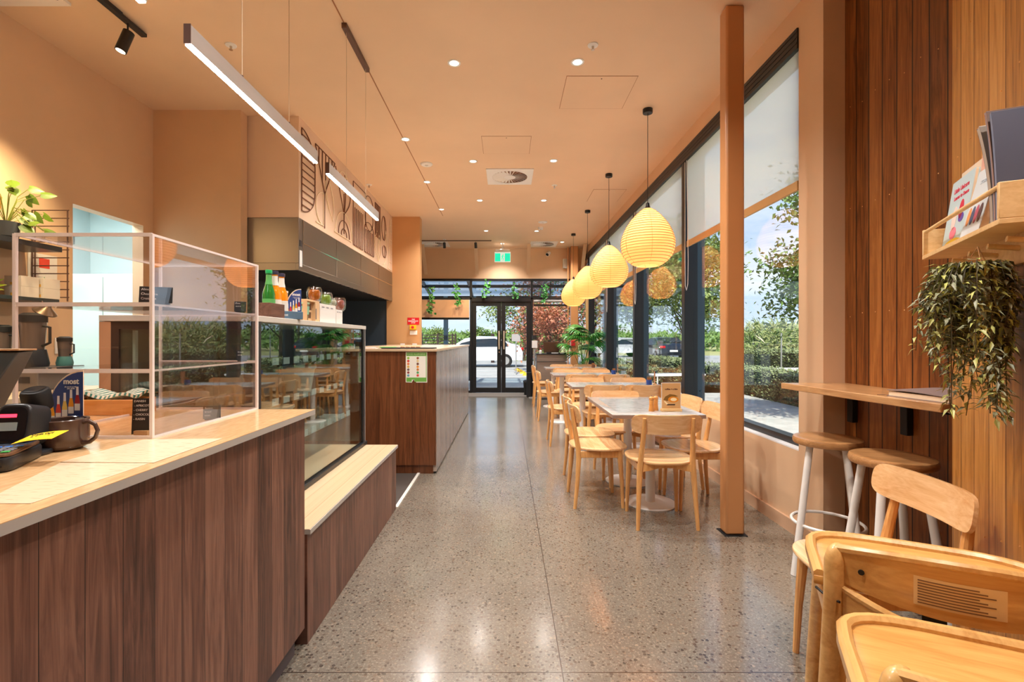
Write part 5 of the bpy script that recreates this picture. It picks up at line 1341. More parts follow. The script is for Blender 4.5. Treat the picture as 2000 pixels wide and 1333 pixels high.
MBs = MB().box(-3.364, -3.360, 3.38, 3.60, 1.60, 1.90).build('wall_poster', mat('poster_paper', (236, 232, 224), 0.6)); tag(MBs, 'white wall poster with a red square and a green triangle', 'poster')
MB().box(-3.3598, -3.3592, 3.46, 3.54, 1.80, 1.87).build('red_square', mat('print_red', (224, 70, 50), 0.5), MBs)
MB()._add([(-3.3596, 3.47, 1.66), (-3.3596, 3.53, 1.66), (-3.3596, 3.50, 1.74)], [(0, 1, 2)]).build('green_triangle', mat('print_green', (60, 160, 100), 0.5), MBs)
o = MB().box(-3.364, -3.360, 2.85, 3.02, 1.25, 1.44).build('wall_poster', MATS['poster_paper']); tag(o, 'small white wall chart with blue dots behind the juicers', 'poster')
b = MB(); r = random.Random(2)
for k in range(12): b.sphere((-3.3598, r.uniform(2.87, 3.0), r.uniform(1.27, 1.42)), 0.006, 8, 4)
b.build('blue_dots', mat('dot_blue', (80, 130, 170), 0.5), o)
t = thing('power_outlet', 'white double power outlet on the left wall', 'outlet', (-3.364, 3.615, 1.235))
MB().box(0, 0.008, -0.035, 0.035, -0.06, 0.06).build('plate', M_WHITE, t, bev=0.002); MB().box(0.008, 0.012, -0.012, 0.012, 0.02, 0.035).box(0.008, 0.012, -0.012, 0.012, -0.035, -0.02).build('switches', M_WHITE, t)
# back bench and its appliances
t = thing('back_bench', 'pale topped work bench along the left wall', 'bench')
MB().box(-3.36, -2.72, 1.2, 3.42, 0.925, 0.955).build('top', mat('bench_top_cream', (206, 186, 156), 0.25), t, bev=0.002)
MB().box(-3.36, -2.76, 1.2, 3.40, 0.0, 0.925).build('cabinet', M_DARK, t)
t = thing('small_oven', 'flat grey appliance under the juicers on the back bench', 'appliance', (-3.12, 3.18, 0.9555))
MB().box(-0.20, 0.17, -0.15, 0.15, 0, 0.13).build('case', mat('grey_appliance', (110, 104, 100), 0.35, metal=0.3), t, bev=0.006); MB().box(-0.15, 0.12, -0.152, -0.15, 0.05, 0.09).build('drawer', M_DARK, t)
t = thing('tray', 'black and silver tray on top of the flat appliance', 'tray', (-3.06, 3.16, 1.0861))
MB().box(-0.20, 0.16, -0.13, 0.15, 0, 0.02).build('tray', mat('pewter_tray', (84, 80, 78), 0.3, metal=0.4), t, bev=0.004)
def juicer(x, y, s, label, teal=False):
    t = thing('blender_jug', label, 'blender', (x, y, 1.1065))
    MB().lathe([(0.07 * s, 0), (0.075 * s, 0.02), (0.06 * s, 0.10 * s)], 20).build('motor_base', mat('teal_base', (70, 120, 118), 0.3) if teal else M_DARK, t)
    MB().lathe([(0.052 * s, 0.10 * s), (0.062 * s, 0.26 * s)], 20).build('jug', mat('smoked_jug', (96, 84, 78), 0.12, coat=0.5), t)
    MB().lathe([(0.066 * s, 0.26 * s), (0.066 * s, 0.30 * s), (0.04 * s, 0.315 * s)], 20).build('lid', M_DARKM, t)
    MB().tube([(0.055 * s, 0, .24 * s), (0.10 * s, 0, .23 * s), (0.10 * s, 0, .14 * s), (0.055 * s, 0, .12 * s)], 0.008 * s, 8).build('handle', M_DARKM, t)
juicer(-3.20, 3.05, 0.85, 'squat blender leftmost on the back bench tray')
juicer(-3.05, 3.10, 1.1, 'tall dark blender in the middle of the back bench')
juicer(-2.955, 3.22, 0.62, 'small blender with a teal base at the right of the back bench', True)
t = thing('wall_lamp', 'bronze oval lamp shade hanging under the lower wall shelf', 'lamp', (-3.02, 3.15, 1.46))
MB().lathe([(0.008, 0.05), (0.03, 0.03), (0.065, 0.0), (0.062, -0.006)], 22, RY(0.5)).build('shade', mat('bronze_shade', (104, 84, 66), 0.3, metal=0.6), t); MB().cyl((0, 0, 0.04), (-0.02, 0, 0.074), 0.004).build('stem', M_BROWNM, t)

# ------------------------------------------------ end of the room
t = thing('host_stand', 'walnut host stand with a black top by the end window', 'stand', (0, 0, 0))
MB().box(0.66, 1.30, 10.35, 10.80, 0.02, 0.80).build('cabinet', M_WALN_I, t); MB().box(0.66, 1.30, 10.33, 10.80, 0.815, 0.96).build('drawer', M_WALN_I, t)
MB().box(0.64, 1.32, 10.31, 10.82, 0.96, 0.975).build('top', M_DARKM, t)
t = thing('till_tablet', 'dark brown tablet standing on the host stand', 'tablet', (0.98, 10.5, 0.9755))
MB().box(-0.17, 0.17, -0.01, 0.01, 0.03, 0.26, RX(-0.15)).box(-0.06, 0.06, -0.06, 0.08, 0.0, 0.03).build('screen', mat('dark_brown_screen', (58, 40, 30), 0.25), t, bev=0.004)
t = thing('cash_tray', 'black tray with white cards in front of the tablet', 'tray', (1.12, 10.42, 0.9755))
MB().box(-0.25, 0.17, -0.07, 0.07, 0, 0.03).build('tray', M_DARKM, t); MB().box(-0.15, 0.0, -0.072, -0.07, 0.01, 0.028).box(0.03, .12, -.072, -.07, .01, .028).build('cards', M_WHITE, t)
t = thing('sauce_bottle', 'small bottle with a red cap at the left of the host stand', 'bottle', (0.74, 10.45, 0.9755))
MB().lathe([(0.03, 0), (0.032, 0.06), (0.012, 0.08), (0.012, 0.09)], 14).build('body', M_WHITE, t); MB().lathe([(0.015, 0.09), (0.015, 0.12)], 14).build('cap', MATS['alarm_red'], t)
t = thing('sanitiser_stand', 'grey pole stand with a white notice left of the host stand', 'stand', (0.62, 10.6, 0))
MB().lathe([(0.13, 0), (0.13, 0.012), (0.02, 0.016)], 22).build('base', M_SILVER, t); MB().cyl((0, 0, 0.015), (0, 0, 1.08), 0.022, seg=12).build('pole', M_SILVER, t)
MB().box(-0.06, 0.06, -0.035, -0.03, 1.10, 1.26).build('notice', M_WHITE, t); MB().box(-0.045, 0.045, -0.04, 0.03, 1.28, 1.38).build('dispenser', M_DARK, t)
t = thing('waste_bin', 'black bin right of the glass doors', 'bin', (0.52, 11.1, 0))
MB().lathe([(0.11, 0), (0.13, 0.30), (0.135, 0.31)], 22).build('body', M_DARKM, t); MB().lathe([(0.137, 0.30), (0.137, 0.34), (0.12, 0.35)], 22, cap=False).build('liner', mat('bin_liner', (50, 50, 54), 0.25), t)
t = thing('umbrella_bin', 'tall narrow black cylinder beside the host stand', 'bin', (0.52, 10.72, 0.0))
MB().lathe([(0.07, 0), (0.07, 0.55), (0.06, 0.55)], 18).build('body', M_DARKM, t)
o = MB().box(-0.95, 0.66, 10.72, 11.50, 0.0005, 0.010).build('door_mat', mat('grey_carpet_mat', (96, 92, 88), 0.95)); tag(o, 'grey carpet mat in front of the double glass doors', 'mat')

# palm
def palm(loc, label):
    t = thing('potted_palm', label, 'plant', loc)
    MB().lathe([(0.13, 0), (0.17, 0.02), (0.19, 0.34), (0.175, 0.34), (0.16, 0.30), (0.001, 0.30)], 24).build('pot', mat('dark_planter', (60, 58, 58), 0.5), t)
    r = random.Random(11); st = MB(); lv = MB()
    for k in range(17):
        a = 2 * PI * k / 17 + r.uniform(-.2, .2); hz = r.uniform(0.85, 1.55); rad = r.uniform(.08, .30) * (1.5 - hz * .4)
        p = [Vector((0.02 * math.cos(a), 0.02 * math.sin(a), .3)), Vector((math.cos(a) * rad * .3, math.sin(a) * rad * .3, hz * .65)), Vector((math.cos(a) * rad, math.sin(a) * rad, hz))]
        st.tube(p, [.008, .006, .004], 6)
        c = p[-1]; out = Vector((math.cos(a), math.sin(a), .5)).normalized(); side = Vector((-math.sin(a), math.cos(a), 0))
        for j in range(24):
            q = -1.5 + 3.0 * j / 23
            d = (out * math.cos(q) + side * math.sin(q)).normalized(); L_ = .40 * (1 - .2 * abs(q) / 1.5) * r.uniform(.9, 1.1)
            nn = out.cross(side).normalized(); sdv = d.cross(nn).normalized() * .012
            vs = []
            for i in range(5):
                u = i / 4; pt = c + d * L_ * u + Vector((0, 0, -.17 * u ** 2.6)); w_ = sdv * (0.5 + 1.2 * u) * (1 - u ** 4)
                vs += [tuple(pt - w_), tuple(pt + w_)]
            lv._add(vs, [(2 * i, 2 * i + 1, 2 * i + 3, 2 * i + 2) for i in range(4)])
    st.build('stems', mat('palm_stem', (110, 150, 60), 0.5), t)['kind'] = 'stuff'; lv.build('fronds', mat('palm_leaf', (70, 150, 54), 0.4), t)['kind'] = 'stuff'
    return t
palm((1.62, 10.2, 0), 'leafy fan palm in the window corner at the far end')

# ivy strands over the end windows
M_IVY = mat('ivy_leaf', (46, 120, 40), 0.45)
def ivy(px, py0, py1, seed, label):
    d = YE - 0.14; x, _, z0 = P(px, py0, d); z1 = P(px, py1, d)[2]
    t = thing('hanging_ivy', label, 'plant', (x, d, z0)); r = random.Random(seed); b = MB(); st = MB()
    n = int((z0 - z1) * 90); pts = []
    for k in range(9):
        u = k / 8; pts.append(Vector((math.sin(u * 5 + seed) * .05 * u, 0, -(z0 - z1) * u)))
    st.tube(pts, 0.003, 5)
    for k in range(n):
        u = r.random(); c = Vector((math.sin(u * 5 + seed) * .05 * u + r.gauss(0, .035), r.uniform(-.03, .03), -(z0 - z1) * u + r.uniform(-.02, .02)))
        dr = Vector((r.uniform(-1, 1), r.uniform(-.4, .2), r.uniform(-1, .2))).normalized()
        b.leaf(c, dr, Vector((0, -1, .3)), r.uniform(.05, .08), r.uniform(.045, .065))
    MB().box(-.004, .004, 0, .11, -.004, .004).build('hook', M_BLACK, t)
    b.build('leaves', M_IVY, t)['kind'] = 'stuff'; st.build('stem', mat('ivy_stem', (80, 100, 50), 0.6), t)
for k, (px, a, c, lb) in enumerate(((844, 561, 615, 'longest ivy strand, leftmost over the left end window'), (892, 553, 596, 'ivy strand right of the longest one, over the left end window'), (950, 549, 584, 'ivy strand over the left half of the glass doors'), (1005, 556, 584, 'ivy strand over the right half of the glass doors'), (1063, 556, 592, 'ivy strand over the right end window'))): ivy(px, a, c, k * 3 + 1, lb)

# ------------------------------------------------ rack with books on the angled wall, and the hanging plant
MR = Matrix((( NA.x, -UA.x, 0, 0), (NA.y, -UA.y, 0, 0), (0, 0, 1, 0), (0, 0, 0, 1)))
# local frame of the rack: +x out of the wall... (x = out, y = away from the camera along the wall)
def rackpt(t_, n_, z): return AW(t_, n_, z)
def wb(mb, t0, t1, n0, n1, z0, z1):
    q = [AW(t0, n0), AW(t1, n0), AW(t1, n1), AW(t0, n1)]
    return mb.prism([(p.x, p.y) for p in q], z0, z1)
t = thing('book_rack', 'pale pine wall rack with a dowel rail and pegs, full of books', 'rack')
b = MB(); wb(b, .112, .758, 0.001, 0.12, 1.588, 1.602); b.build('base_board', M_PINE, t, bev=0.001)
for (a_, c_) in ((.112, .126), (.744, .758)):
    b = MB(); wb(b, a_, c_, 0.001, 0.12, 1.602, 1.70); b.build('end_board', M_PINE, t, bev=0.002)
b = MB(); b.cyl(tuple(AW(.12, .112, 1.692)), tuple(AW(.75, .112, 1.692)), 0.007, seg=12); b.build('dowel_rail', M_PINE, t)
b = MB(); wb(b, .20, .9, 0.001, 0.016, 1.50, 1.588); b.build('peg_board', M_PINE, t, bev=0.001)
for tt in (.30, .44, .58, .70): MB().cyl(tuple(AW(tt, .016, 1.545)), tuple(AW(tt, .085, 1.556)), 0.008, seg=12).build('peg', M_PINE, t)
def book(t0, w, h, thick, n0, lean, cover, label, pages=(236, 212, 176), splay=0.0, deco=None, nm='book'):
    """standing on the rack, cover facing the room"""
    c = AW(t0 + w / 2, n0, 1.6025)
    ang = math.atan2(-NA.x, NA.y)      # local -y points out of the wall
    o = thing(nm, label, 'book', c, math.atan2(NA.x, -NA.y) )
    Mx = RX(-lean) @ RY(splay)
    MB().box(-w / 2, w / 2, -thick / 2, -thick / 2 + 0.002, 0, h, Mx).box(-w / 2, w / 2, thick / 2 - 0.002, thick / 2, 0, h, Mx).build('cover', mat('cover_%d_%d_%d' % cover, cover, 0.3), o)
    MB().box(-w / 2 + .002, w / 2 - .003, -thick / 2 + .002, thick / 2 - .002, 0.003, h - 0.003, Mx).build('pages', mat('pages_%d' % pages[1], pages, 0.8), o)
    if deco: deco(o, Mx, w, h, -thick / 2)
    return o
def dec_child(o, Mx, w, h, y):
    y -= 0.0004
    text('lettering', 'Little Unicorn', 0.024, mat('title_red', (206, 40, 70), 0.5), o, Mx @ T3(0.0, y, h * .84) @ FACE_CAM, bold=0.0005)
    text('lettering', 'Learns to Dance', 0.020, MATS['title_red'], o, Mx @ T3(0.01, y, h * .73) @ FACE_CAM, bold=0.0005)
    E = lambda cx, cz, a, b_, nme, m: MB().prism(superell(a, b_, 2, 18, cx, cz), 0, 0.0006, Mx @ T3(0, y, 0) @ RX(PI / 2)).build(nme, m, o)
    E(-.02, h * .42, .020, .045, 'printed_shape', mat('print_blush', (248, 214, 206), 0.5))
    E(.035, h * .52, .020, .034, 'printed_shape', mat('title_red', (206, 40, 70), 0.5))
    E(.045, h * .40, .024, .016, 'printed_shape', mat('print_violet', (96, 70, 160), 0.5))
    E(-.01, h * .22, .030, .022, 'printed_shape', mat('print_pink', (244, 130, 150), 0.5))
    E(.0, h * .05, .085, .022, 'printed_shape', mat('print_mustard', (232, 190, 30), 0.5))
def dec_mag(o, Mx, w, h, y):
    y -= 0.0004
    E = lambda cx, cz, a, b_, nme, m: MB().prism(superell(a, b_, 2, 18, cx, cz), 0, 0.0006, Mx @ T3(0, y, 0) @ RX(PI / 2)).build(nme, m, o)
    E(0, h * .60, .026, .075, 'printed_portrait', mat('print_dark_hair', (60, 44, 42), 0.4)); E(.01, h * .56, .020, .04, 'printed_portrait', mat('print_skin', (226, 170, 140), 0.4))
def dec_frozen(o, Mx, w, h, y):
    y -= 0.0004
    text('lettering', 'STORIES', 0.017, mat('title_silver', (170, 180, 190), 0.4), o, Mx @ T3(0.0, y, h * .80) @ FACE_CAM)
    for k, c in enumerate(((226, 150, 90), (70, 80, 110), (190, 90, 110), (90, 60, 60))): MB().prism(superell(.014, .03, 2, 14, -.045 + .03 * k, h * .33), 0, 0.0006, Mx @ T3(0, y, 0) @ RX(PI / 2)).build('printed_figure', mat('fig_%d' % k, c, 0.5), o)
book(.155, .20, .255, .012, .070, .14, (196, 220, 226), 'pale blue picture book with red title, leftmost in the rack', deco=dec_child)
book(.165, .20, .285, .008, .032, .06, (240, 222, 196), 'cream book standing behind the pale blue picture book')
book(.375, .15, .225, .022, .080, .22, (214, 222, 226), 'thick paperback with a silver title in front of the pink magazine', deco=dec_frozen, splay=0.05)
book(.36, .21, .34, .006, .040, .06, (236, 178, 156), 'pink magazine with a portrait cover in the middle of the rack', deco=dec_mag, nm='magazine')
def bent_mag(t0, t1, h, cover, pages, label, thick=.016, n0=.02, n1=.112):
    c = AW(t0, 0, 0); o = thing('magazine', label, 'magazine', (c.x, c.y, 1.6025))
    def f(off):
        def g(u, v):
            tt = t0 + (t1 - t0) * v ** 1.8 + off
            p = AW(tt, n0 + (n1 - n0) * u, h * v) - Vector((c.x, c.y, 0)); return (p.x, p.y, h * v)
        return g
    MB().panel(f(0), 2, 10, thick).build('pages', mat('mag_pages_%d' % pages[0], pages, 0.8), o)
    MB().panel(f(-thick * .56), 2, 10, .0012).build('front_cover', mat('mag_cover_%d' % cover[0], cover, 0.25), o)
    MB().panel(f(thick * .56), 2, 10, .0012).build('rear_cover', mat('mag_back_%d' % pages[1], tuple(int(q * .7) for q in pages), 0.25), o)
bent_mag(.690, .600, .300, (50, 48, 96), (172, 156, 140), 'thick dog-eared magazine seen edge on, with a purple cover')
bent_mag(.708, .650, .325, (130, 164, 214), (150, 120, 108), 'magazine with a blue cover, just right of the dog-eared one', .010)
bent_mag(.722, .682, .310, (70, 84, 120), (120, 128, 150), 'dark magazine at the right of the magazines', .010)
book(.67, .07, .31, .010, .025, .05, (128, 130, 130), 'grey magazine at the near end of the rack', nm='magazine')
# hanging plant
hp = AW(.56, .10, 0)
t = thing('hanging_plant', 'grey green trailing plant in a white pot hanging from the rack peg', 'plant', (hp.x, hp.y, 0))
MB().lathe([(0.03, 1.385), (0.045, 1.39), (0.052, 1.475), (0.048, 1.475), (0.044, 1.465), (0.001, 1.465)], 22).build('pot', mat('white_pot', (226, 222, 216), 0.5), t)
b = MB()
for a in (0, 2.1, 4.2): b.tube([(0.048 * math.cos(a), 0.048 * math.sin(a), 1.47), (0, 0, 1.56)], 0.0015, 5)
b.build('hanging_cord', mat('jute_cord', (190, 140, 90), 0.8), t)
r = random.Random(21); lv = MB(); lv2 = MB(); st = MB()
for k in range(115):
    a = r.uniform(0, 2 * PI); rad = r.uniform(.005, .105); ln = r.uniform(.05, .34) * (1.2 if rad < .065 else 0.8)
    if k < 10: ln = r.uniform(.01, .08)
    top = Vector((.03 * math.cos(a), .03 * math.sin(a), 1.475))
    o_ = Vector((math.cos(a), math.sin(a), 0))
    if (o_.x * NA.x + o_.y * NA.y) < -0.1: rad *= .55
    pts = [top, top + o_ * rad * .6 + Vector((0, 0, .035)), top + o_ * rad + Vector((0, 0, -.03 - ln * .2)), top + o_ * rad * 1.02 + Vector((r.uniform(-.02, .02), r.uniform(-.02, .02), -.03 - ln * .6)), top + o_ * rad * .9 + Vector((r.uniform(-.02, .02), r.uniform(-.02, .02), -.03 - ln))]
    st.tube(pts, 0.0013, 4)
    for s_ in range(len(pts) - 1):
        seg = (pts[s_ + 1] - pts[s_]); m_ = max(2, int(seg.length / .009))
        for j in range(m_):
            p = pts[s_] + seg * (j / m_); an = r.uniform(0, 2 * PI)
            d = Vector((math.cos(an), math.sin(an), r.uniform(-.9, .25)))
            (lv if r.random() < .62 else lv2).leaf(p, d, Vector((r.uniform(-.3, .3), r.uniform(-.3, .3), 1)), r.uniform(.026, .046), r.uniform(.008, .013), .2, .25)
lv.build('leaves', mat('grey_green_leaf', (138, 140, 108), 0.45), t)['kind'] = 'stuff'
lv2.build('young_leaves', mat('olive_leaf', (176, 176, 96), 0.45), t)['kind'] = 'stuff'
st.build('stems', mat('brown_green_stem', (84, 74, 50), 0.6), t)['kind'] = 'stuff'

# ================================================================== OUTSIDE
def ground_mat(name, c1, c2, sc):
    m = mat(name, c1, 0.9); nt, N, LK, B = nodes_of(m)
    nt.links.new(ramp(nt, noise(nt, coords(nt, 'World'), sc, 6, 0.7), [(0.3, c1), (0.7, c2)]), B.inputs['Base Color']); return m
M_PAVE = ground_mat('pale_paving', (168, 166, 158), (198, 196, 188), 3)
M_LAWN = ground_mat('dry_lawn', (140, 140, 82), (178, 172, 112), 2)
M_ROAD = ground_mat('asphalt', (150, 148, 146), (176, 174, 170), 2)
b = MB().box(-60, 160, -60, 260, -0.5, -0.06); struct('ground_lawn', b, M_LAWN)
b = MB().box(2.26, 5.6, -8, 16, -0.3, -0.012).box(-12, 5.6, YE + 0.14, 16, -0.3, -0.012).box(6.4, 11.0, -8, 14.5, -0.3, -0.02); struct('ground_paving', b, M_PAVE)
b = MB().box(-40, 9.0, 16.0, 44, -0.3, -0.03).box(9.0, 60, 24, 40, -0.3, -0.035); struct('ground_road', b, M_ROAD)
o = MB()
for k in range(4): o.box(-14, 6, 17.2 + k * 1.1, 17.32 + k * 1.1, -0.03, -0.026)
o = o.build('road_marking', mat('line_white', (232, 232, 228), 0.7)); tag(o, 'white painted lines on the asphalt before the doors', 'road marking')
M_ROOF = clear_glass('tinted_roof_sheet', (218, 228, 236), 0.05, 1.0)
t = thing('pergola', 'black framed pergola roof with tinted panels outside the end doors', 'pergola')
RS = math.tan(math.radians(9))
b = MB()
for x in (-3.4, -2.2, -1.0, 0.2, 1.0, 2.0, 3.2): b._add([(x - .03, 11.75, 2.98), (x + .03, 11.75, 2.98), (x + .03, 14.2, 2.98 - 2.45 * RS), (x - .03, 14.2, 2.98 - 2.45 * RS), (x - .03, 11.75, 2.90), (x + .03, 11.75, 2.90), (x + .03, 14.2, 2.90 - 2.45 * RS), (x - .03, 14.2, 2.90 - 2.45 * RS)], [(0, 1, 2, 3), (7, 6, 5, 4), (0, 4, 5, 1), (1, 5, 6, 2), (2, 6, 7, 3), (3, 7, 4, 0)])
b.build('rafters', M_FRAME, t)
b = MB()
for y in (11.75, 13.0, 14.2): b.box(-3.5, 3.3, y - .03, y + .03, 2.88 - (y - 11.75) * RS, 2.96 - (y - 11.75) * RS)
b.build('purlins', M_FRAME, t)
b = MB(); b._add([(-3.5, 11.75, 3.0), (3.3, 11.75, 3.0), (3.3, 14.3, 3.0 - 2.55 * RS), (-3.5, 14.3, 3.0 - 2.55 * RS), (-3.5, 11.75, 3.006), (3.3, 11.75, 3.006), (3.3, 14.3, 3.006 - 2.55 * RS), (-3.5, 14.3, 3.006 - 2.55 * RS)], [(3, 2, 1, 0), (4, 5, 6, 7), (0, 1, 5, 4), (2, 3, 7, 6), (1, 2, 6, 5), (3, 0, 4, 7)])
b.build('roof_sheets', M_ROOF, t)
for x in (-3.4, -1.78, -0.95, 2.9): MB().box(x - .06, x + .06, 14.1, 14.25, -0.01, 2.56).build('post', MATS['slate_blue_post'], t)
t = thing('slat_screen', 'dark timber slat screen outside the left end window', 'screen')
M_SLAT = mat('slat_brown', (62, 46, 44), 0.6)
b = MB()
for k in range(14): b.box(-2.9, -1.72, 16.5, 16.53, 0.1 + k * 0.102, 0.13 + k * 0.102)
b.build('slats', M_SLAT, t)
for x in (-2.9, -2.35, -1.85, -1.75): MB().box(x - .02, x + .02, 16.47, 16.56, -0.03, 1.5).build('post', M_SLAT, t)
o = MB().box(-1.7, -1.1, 15.2, 15.8, -0.012, 1.12).build('planter_box', M_DARK, bev=0.01); tag(o, 'dark grey box planter right of the slat screen', 'planter')

def car(label, body, loc, rz, s=1.0, name='car'):
    t = thing(name, label, 'car', loc, rz)      # faces -x, length 4.5
    prof = [(-2.25, .32), (-2.28, .62), (-2.15, .78), (-1.25, .93), (-.55, 1.36), (.1, 1.47), (.95, 1.45), (1.75, 1.12), (2.12, 1.02), (2.26, .75), (2.24, .34)]
    W = .88
    def ring(w, pr, off=0): return [(x, w, z) for x, z in pr]
    b = MB(); n = len(prof)
    secs = []
    for w, f in ((-W, 1), (-W * .98, 1.0), (W * .98, 1.0), (W, 1)):
        secs.append(w)
    vs = []
    for w in (-W, -W * .80, 0, W * .80, W):
        for (x, z) in prof:
            tuck = (abs(w) / W)
            zz = z if z < .95 else .95 + (z - .95) * (1 if tuck < .85 else .97)
            ww = w * (1 - .16 * max(0, (z - .9) / .55)) if tuck > .5 else w
            vs.append((x * (1 - .02 * (tuck > .9)), ww, zz + (0.02 if tuck < .1 and z > .7 else 0)))
    fs = []
    for i in range(4):
        for k in range(n): a = i * n + k; c = i * n + (k + 1) % n; fs.append((a, c, c + n, a + n))
    fs.append(tuple(range(n - 1, -1, -1))); fs.append(tuple(range(4 * n, 5 * n)))
    b._add(vs, fs); b.build('body', body, t, ang=50)
    gl = mat('car_glass', (40, 48, 54), 0.08)
    for sy in (-1, 1):
        y = sy
        def sy_(z): return sy * (W * (1 - .16 * max(0, (z - .9) / .55)) + .004)
        MB()._add([(-.95, sy_(.96), .96), (1.55, sy_(.98), 1.0), (1.45, sy_(1.15), 1.17), (.9, sy_(1.38), 1.37), (-.45, sy_(1.36), 1.32)], [(0, 1, 2, 3, 4) if sy < 0 else (4, 3, 2, 1, 0)]).build('side_windows', gl, t)
    MB()._add([(1.02, -.66, 1.44), (1.02, .66, 1.44), (1.74, .74, 1.14), (1.74, -.74, 1.14)], [(0, 1, 2, 3)]).build('rear_window', gl, t, loc=(0.02, 0, 0.02))
    for x in (-1.4, 1.4):
        for sy in (-1, 1):
            wh = MB().lathe([(.20, -.1), (.31, -.1), (.33, -.07), (.33, .07), (.31, .1), (.20, .1)], 24, T3(x, sy * .80, .32) @ RX(PI / 2)).build('wheel', M_DARKM, t)
            MB().lathe([(.001, .101), (.19, .101), (.2, .09)], 20, T3(x, sy * .80, .32) @ RX(PI / 2 * (1 if sy < 0 else -1)), cap=False).build('hub_cap', M_SILVER, wh)
    for sy in (-1, 1): MB().cbox((2.16, sy * .68, .86), (.20, .34, .15)).build('tail_light', mat('tail_red', (196, 24, 30), 0.25), t, bev=0.02)
    MB().cbox((2.262, 0, .62), (.01, .5, .12)).build('number_plate', M_WHITE, t)
    return t
car('white car parked side-on outside the glass doors', mat('car_white', (226, 228, 230), 0.2, coat=0.5), (-1.45, 23.6, -0.03), 0.0)
bk = thing('bicycle', 'black folded bicycle carried on the rear of the white car', 'bicycle', (0.93, 23.4, -0.03))
for x, y in ((0.0, 0), (0.12, .45)): MB().tube([(x + .0, y - .0 + .30 * math.cos(a), .85 + .30 * math.sin(a)) for a in [2 * PI * k / 28 for k in range(28)]], .018, 6, closed=True).build('wheel', M_DARKM, bk)
MB().tube([(0, 0, .85), (.05, .2, 1.05), (.12, .45, .85)], .02, 6).tube([(0.02, .1, .6), (.05, .2, 1.25)], .02, 6).box(-.12, .0, -.3, .6, .62, .68).build('frame', M_DARKM, bk)
car('dark car seen from behind beyond the hedges, through the windows', mat('car_black', (34, 38, 46), 0.15, coat=0.6), (10.35, 32.0, -0.035), math.radians(-90))
car('pale car far off beyond the second window bay', mat('car_silver', (200, 202, 204), 0.25), (8.6, 37.0, -0.035), math.radians(12))
for k in range(4):
    o = MB().lathe([(.14, 0), (.10, .06), (.03, .1)], 14, T3(0.72 - .08 * k, 17.6 + 1.0 * k, -0.03)).build('kerb_marker', mat('marker_yellow', (232, 176, 40), 0.6))
    tag(o, ('nearest', 'second nearest', 'third nearest', 'farthest')[k] + ' of the yellow road hump pieces outside the right door leaf', 'road marker', 'yellow road hump pieces outside')
o = MB().cyl((-0.78, 27.5, -0.03), (-0.78, 27.5, 1.62), 0.10).build('bollard', M_SLAT); tag(o, 'brown timber bollard standing behind the white car', 'bollard')
t = thing('notice_board', 'blank grey notice on a post outside the right door leaf', 'sign', (0.36, 18.0, -0.03))
MB().cyl((0, 0, 0), (0, 0, 1.3), .02).build('post', M_SILVER, t); MB().box(-.16, .16, -.02, 0, 1.25, 1.52).build('panel', mat('notice_grey', (176, 168, 166), .5), t)

# planting
def leaf_mat(name, c1, c2):
    m = mat(name, c1, 0.55); nt, N, LK, B = nodes_of(m)
    nt.links.new(ramp(nt, noise(nt, coords(nt, 'World'), 3.5, 3), [(0.35, c1), (0.65, c2)]), B.inputs['Base Color']); return m
M_LEAF = leaf_mat('tree_leaf', (72, 106, 46), (126, 152, 76)); M_LEAF2 = leaf_mat('tree_leaf_light', (96, 124, 52), (150, 160, 84))
M_LEAFR = leaf_mat('tree_leaf_red', (150, 84, 66), (196, 130, 96)); M_HEDGE = leaf_mat('hedge_leaf', (98, 116, 70), (150, 158, 108))
M_BARK = mat('bark', (92, 78, 64), 0.9)
def tree(loc, h, crown, zc, n, label, m=M_LEAF, seed=1, ls=0.13, name='leafy_tree', tr=0.09, sz=1.0):
    t = thing(name, label, 'tree', loc); r = random.Random(seed)
    st = MB(); st.tube([(0, 0, 0), (.03, .02, h * .3), (-.02, .03, h * .6), (0, 0, h * .9)], [tr, tr * .8, tr * .55, tr * .2], 8)
    cl = []
    for k in range(18):
        a = r.uniform(0, 2 * PI); q = r.uniform(.3, 1.0); z = r.uniform(-.8, .85)
        rr = crown * math.sqrt(max(.05, 1 - z * z)) * q
        c = Vector((math.cos(a) * rr, math.sin(a) * rr, zc + z * crown * sz)); cl.append(c)
        st.tube([(0, 0, max(h * .25, c.z - crown * .6)), (c.x * .5, c.y * .5, c.z - crown * .12), tuple(c)], [tr * .4, tr * .25, tr * .1], 5)
    b = MB()
    for k in range(n):
        c = cl[r.randrange(len(cl))]; g = Vector((r.gauss(0, 1), r.gauss(0, 1), r.gauss(0, .8))) * crown * .21
        b.leaf(c + g, Vector((r.uniform(-1, 1), r.uniform(-1, 1), r.uniform(-1, .3))), Vector((r.uniform(-1, 1), r.uniform(-1, 1), 1)), ls * r.uniform(.8, 1.3), ls * .6)
    st.build('trunk', M_BARK, t); b.build('foliage', m, t)['kind'] = 'stuff'
    return t
tree((4.95, 7.4, -0.02), 3.8, 1.15, 2.68, 8000, 'nearest tree, its branches reaching in from the right of the nearest window', seed=4, ls=.085, tr=.05)
tree((7.9, 21.5, -0.06), 5.5, 2.5, 4.2, 5200, 'tree with a visible trunk beside the dark car, middle window bay', seed=6, ls=.17)
tree((5.2, 19.5, -0.06), 5.5, 2.1, 3.9, 4200, 'bushy tree outside the third window bay', M_LEAF2, 8, .17)
tree((4.1, 23.0, -0.06), 6.0, 2.2, 4.0, 3800, 'bushy tree outside the farthest window bay', M_LEAF, 12, .18)
tree((6.6, 16.5, -0.06), 4.6, 1.25, 3.4, 3000, 'tree seen between the column and the window post', M_LEAF2, 15, .15)
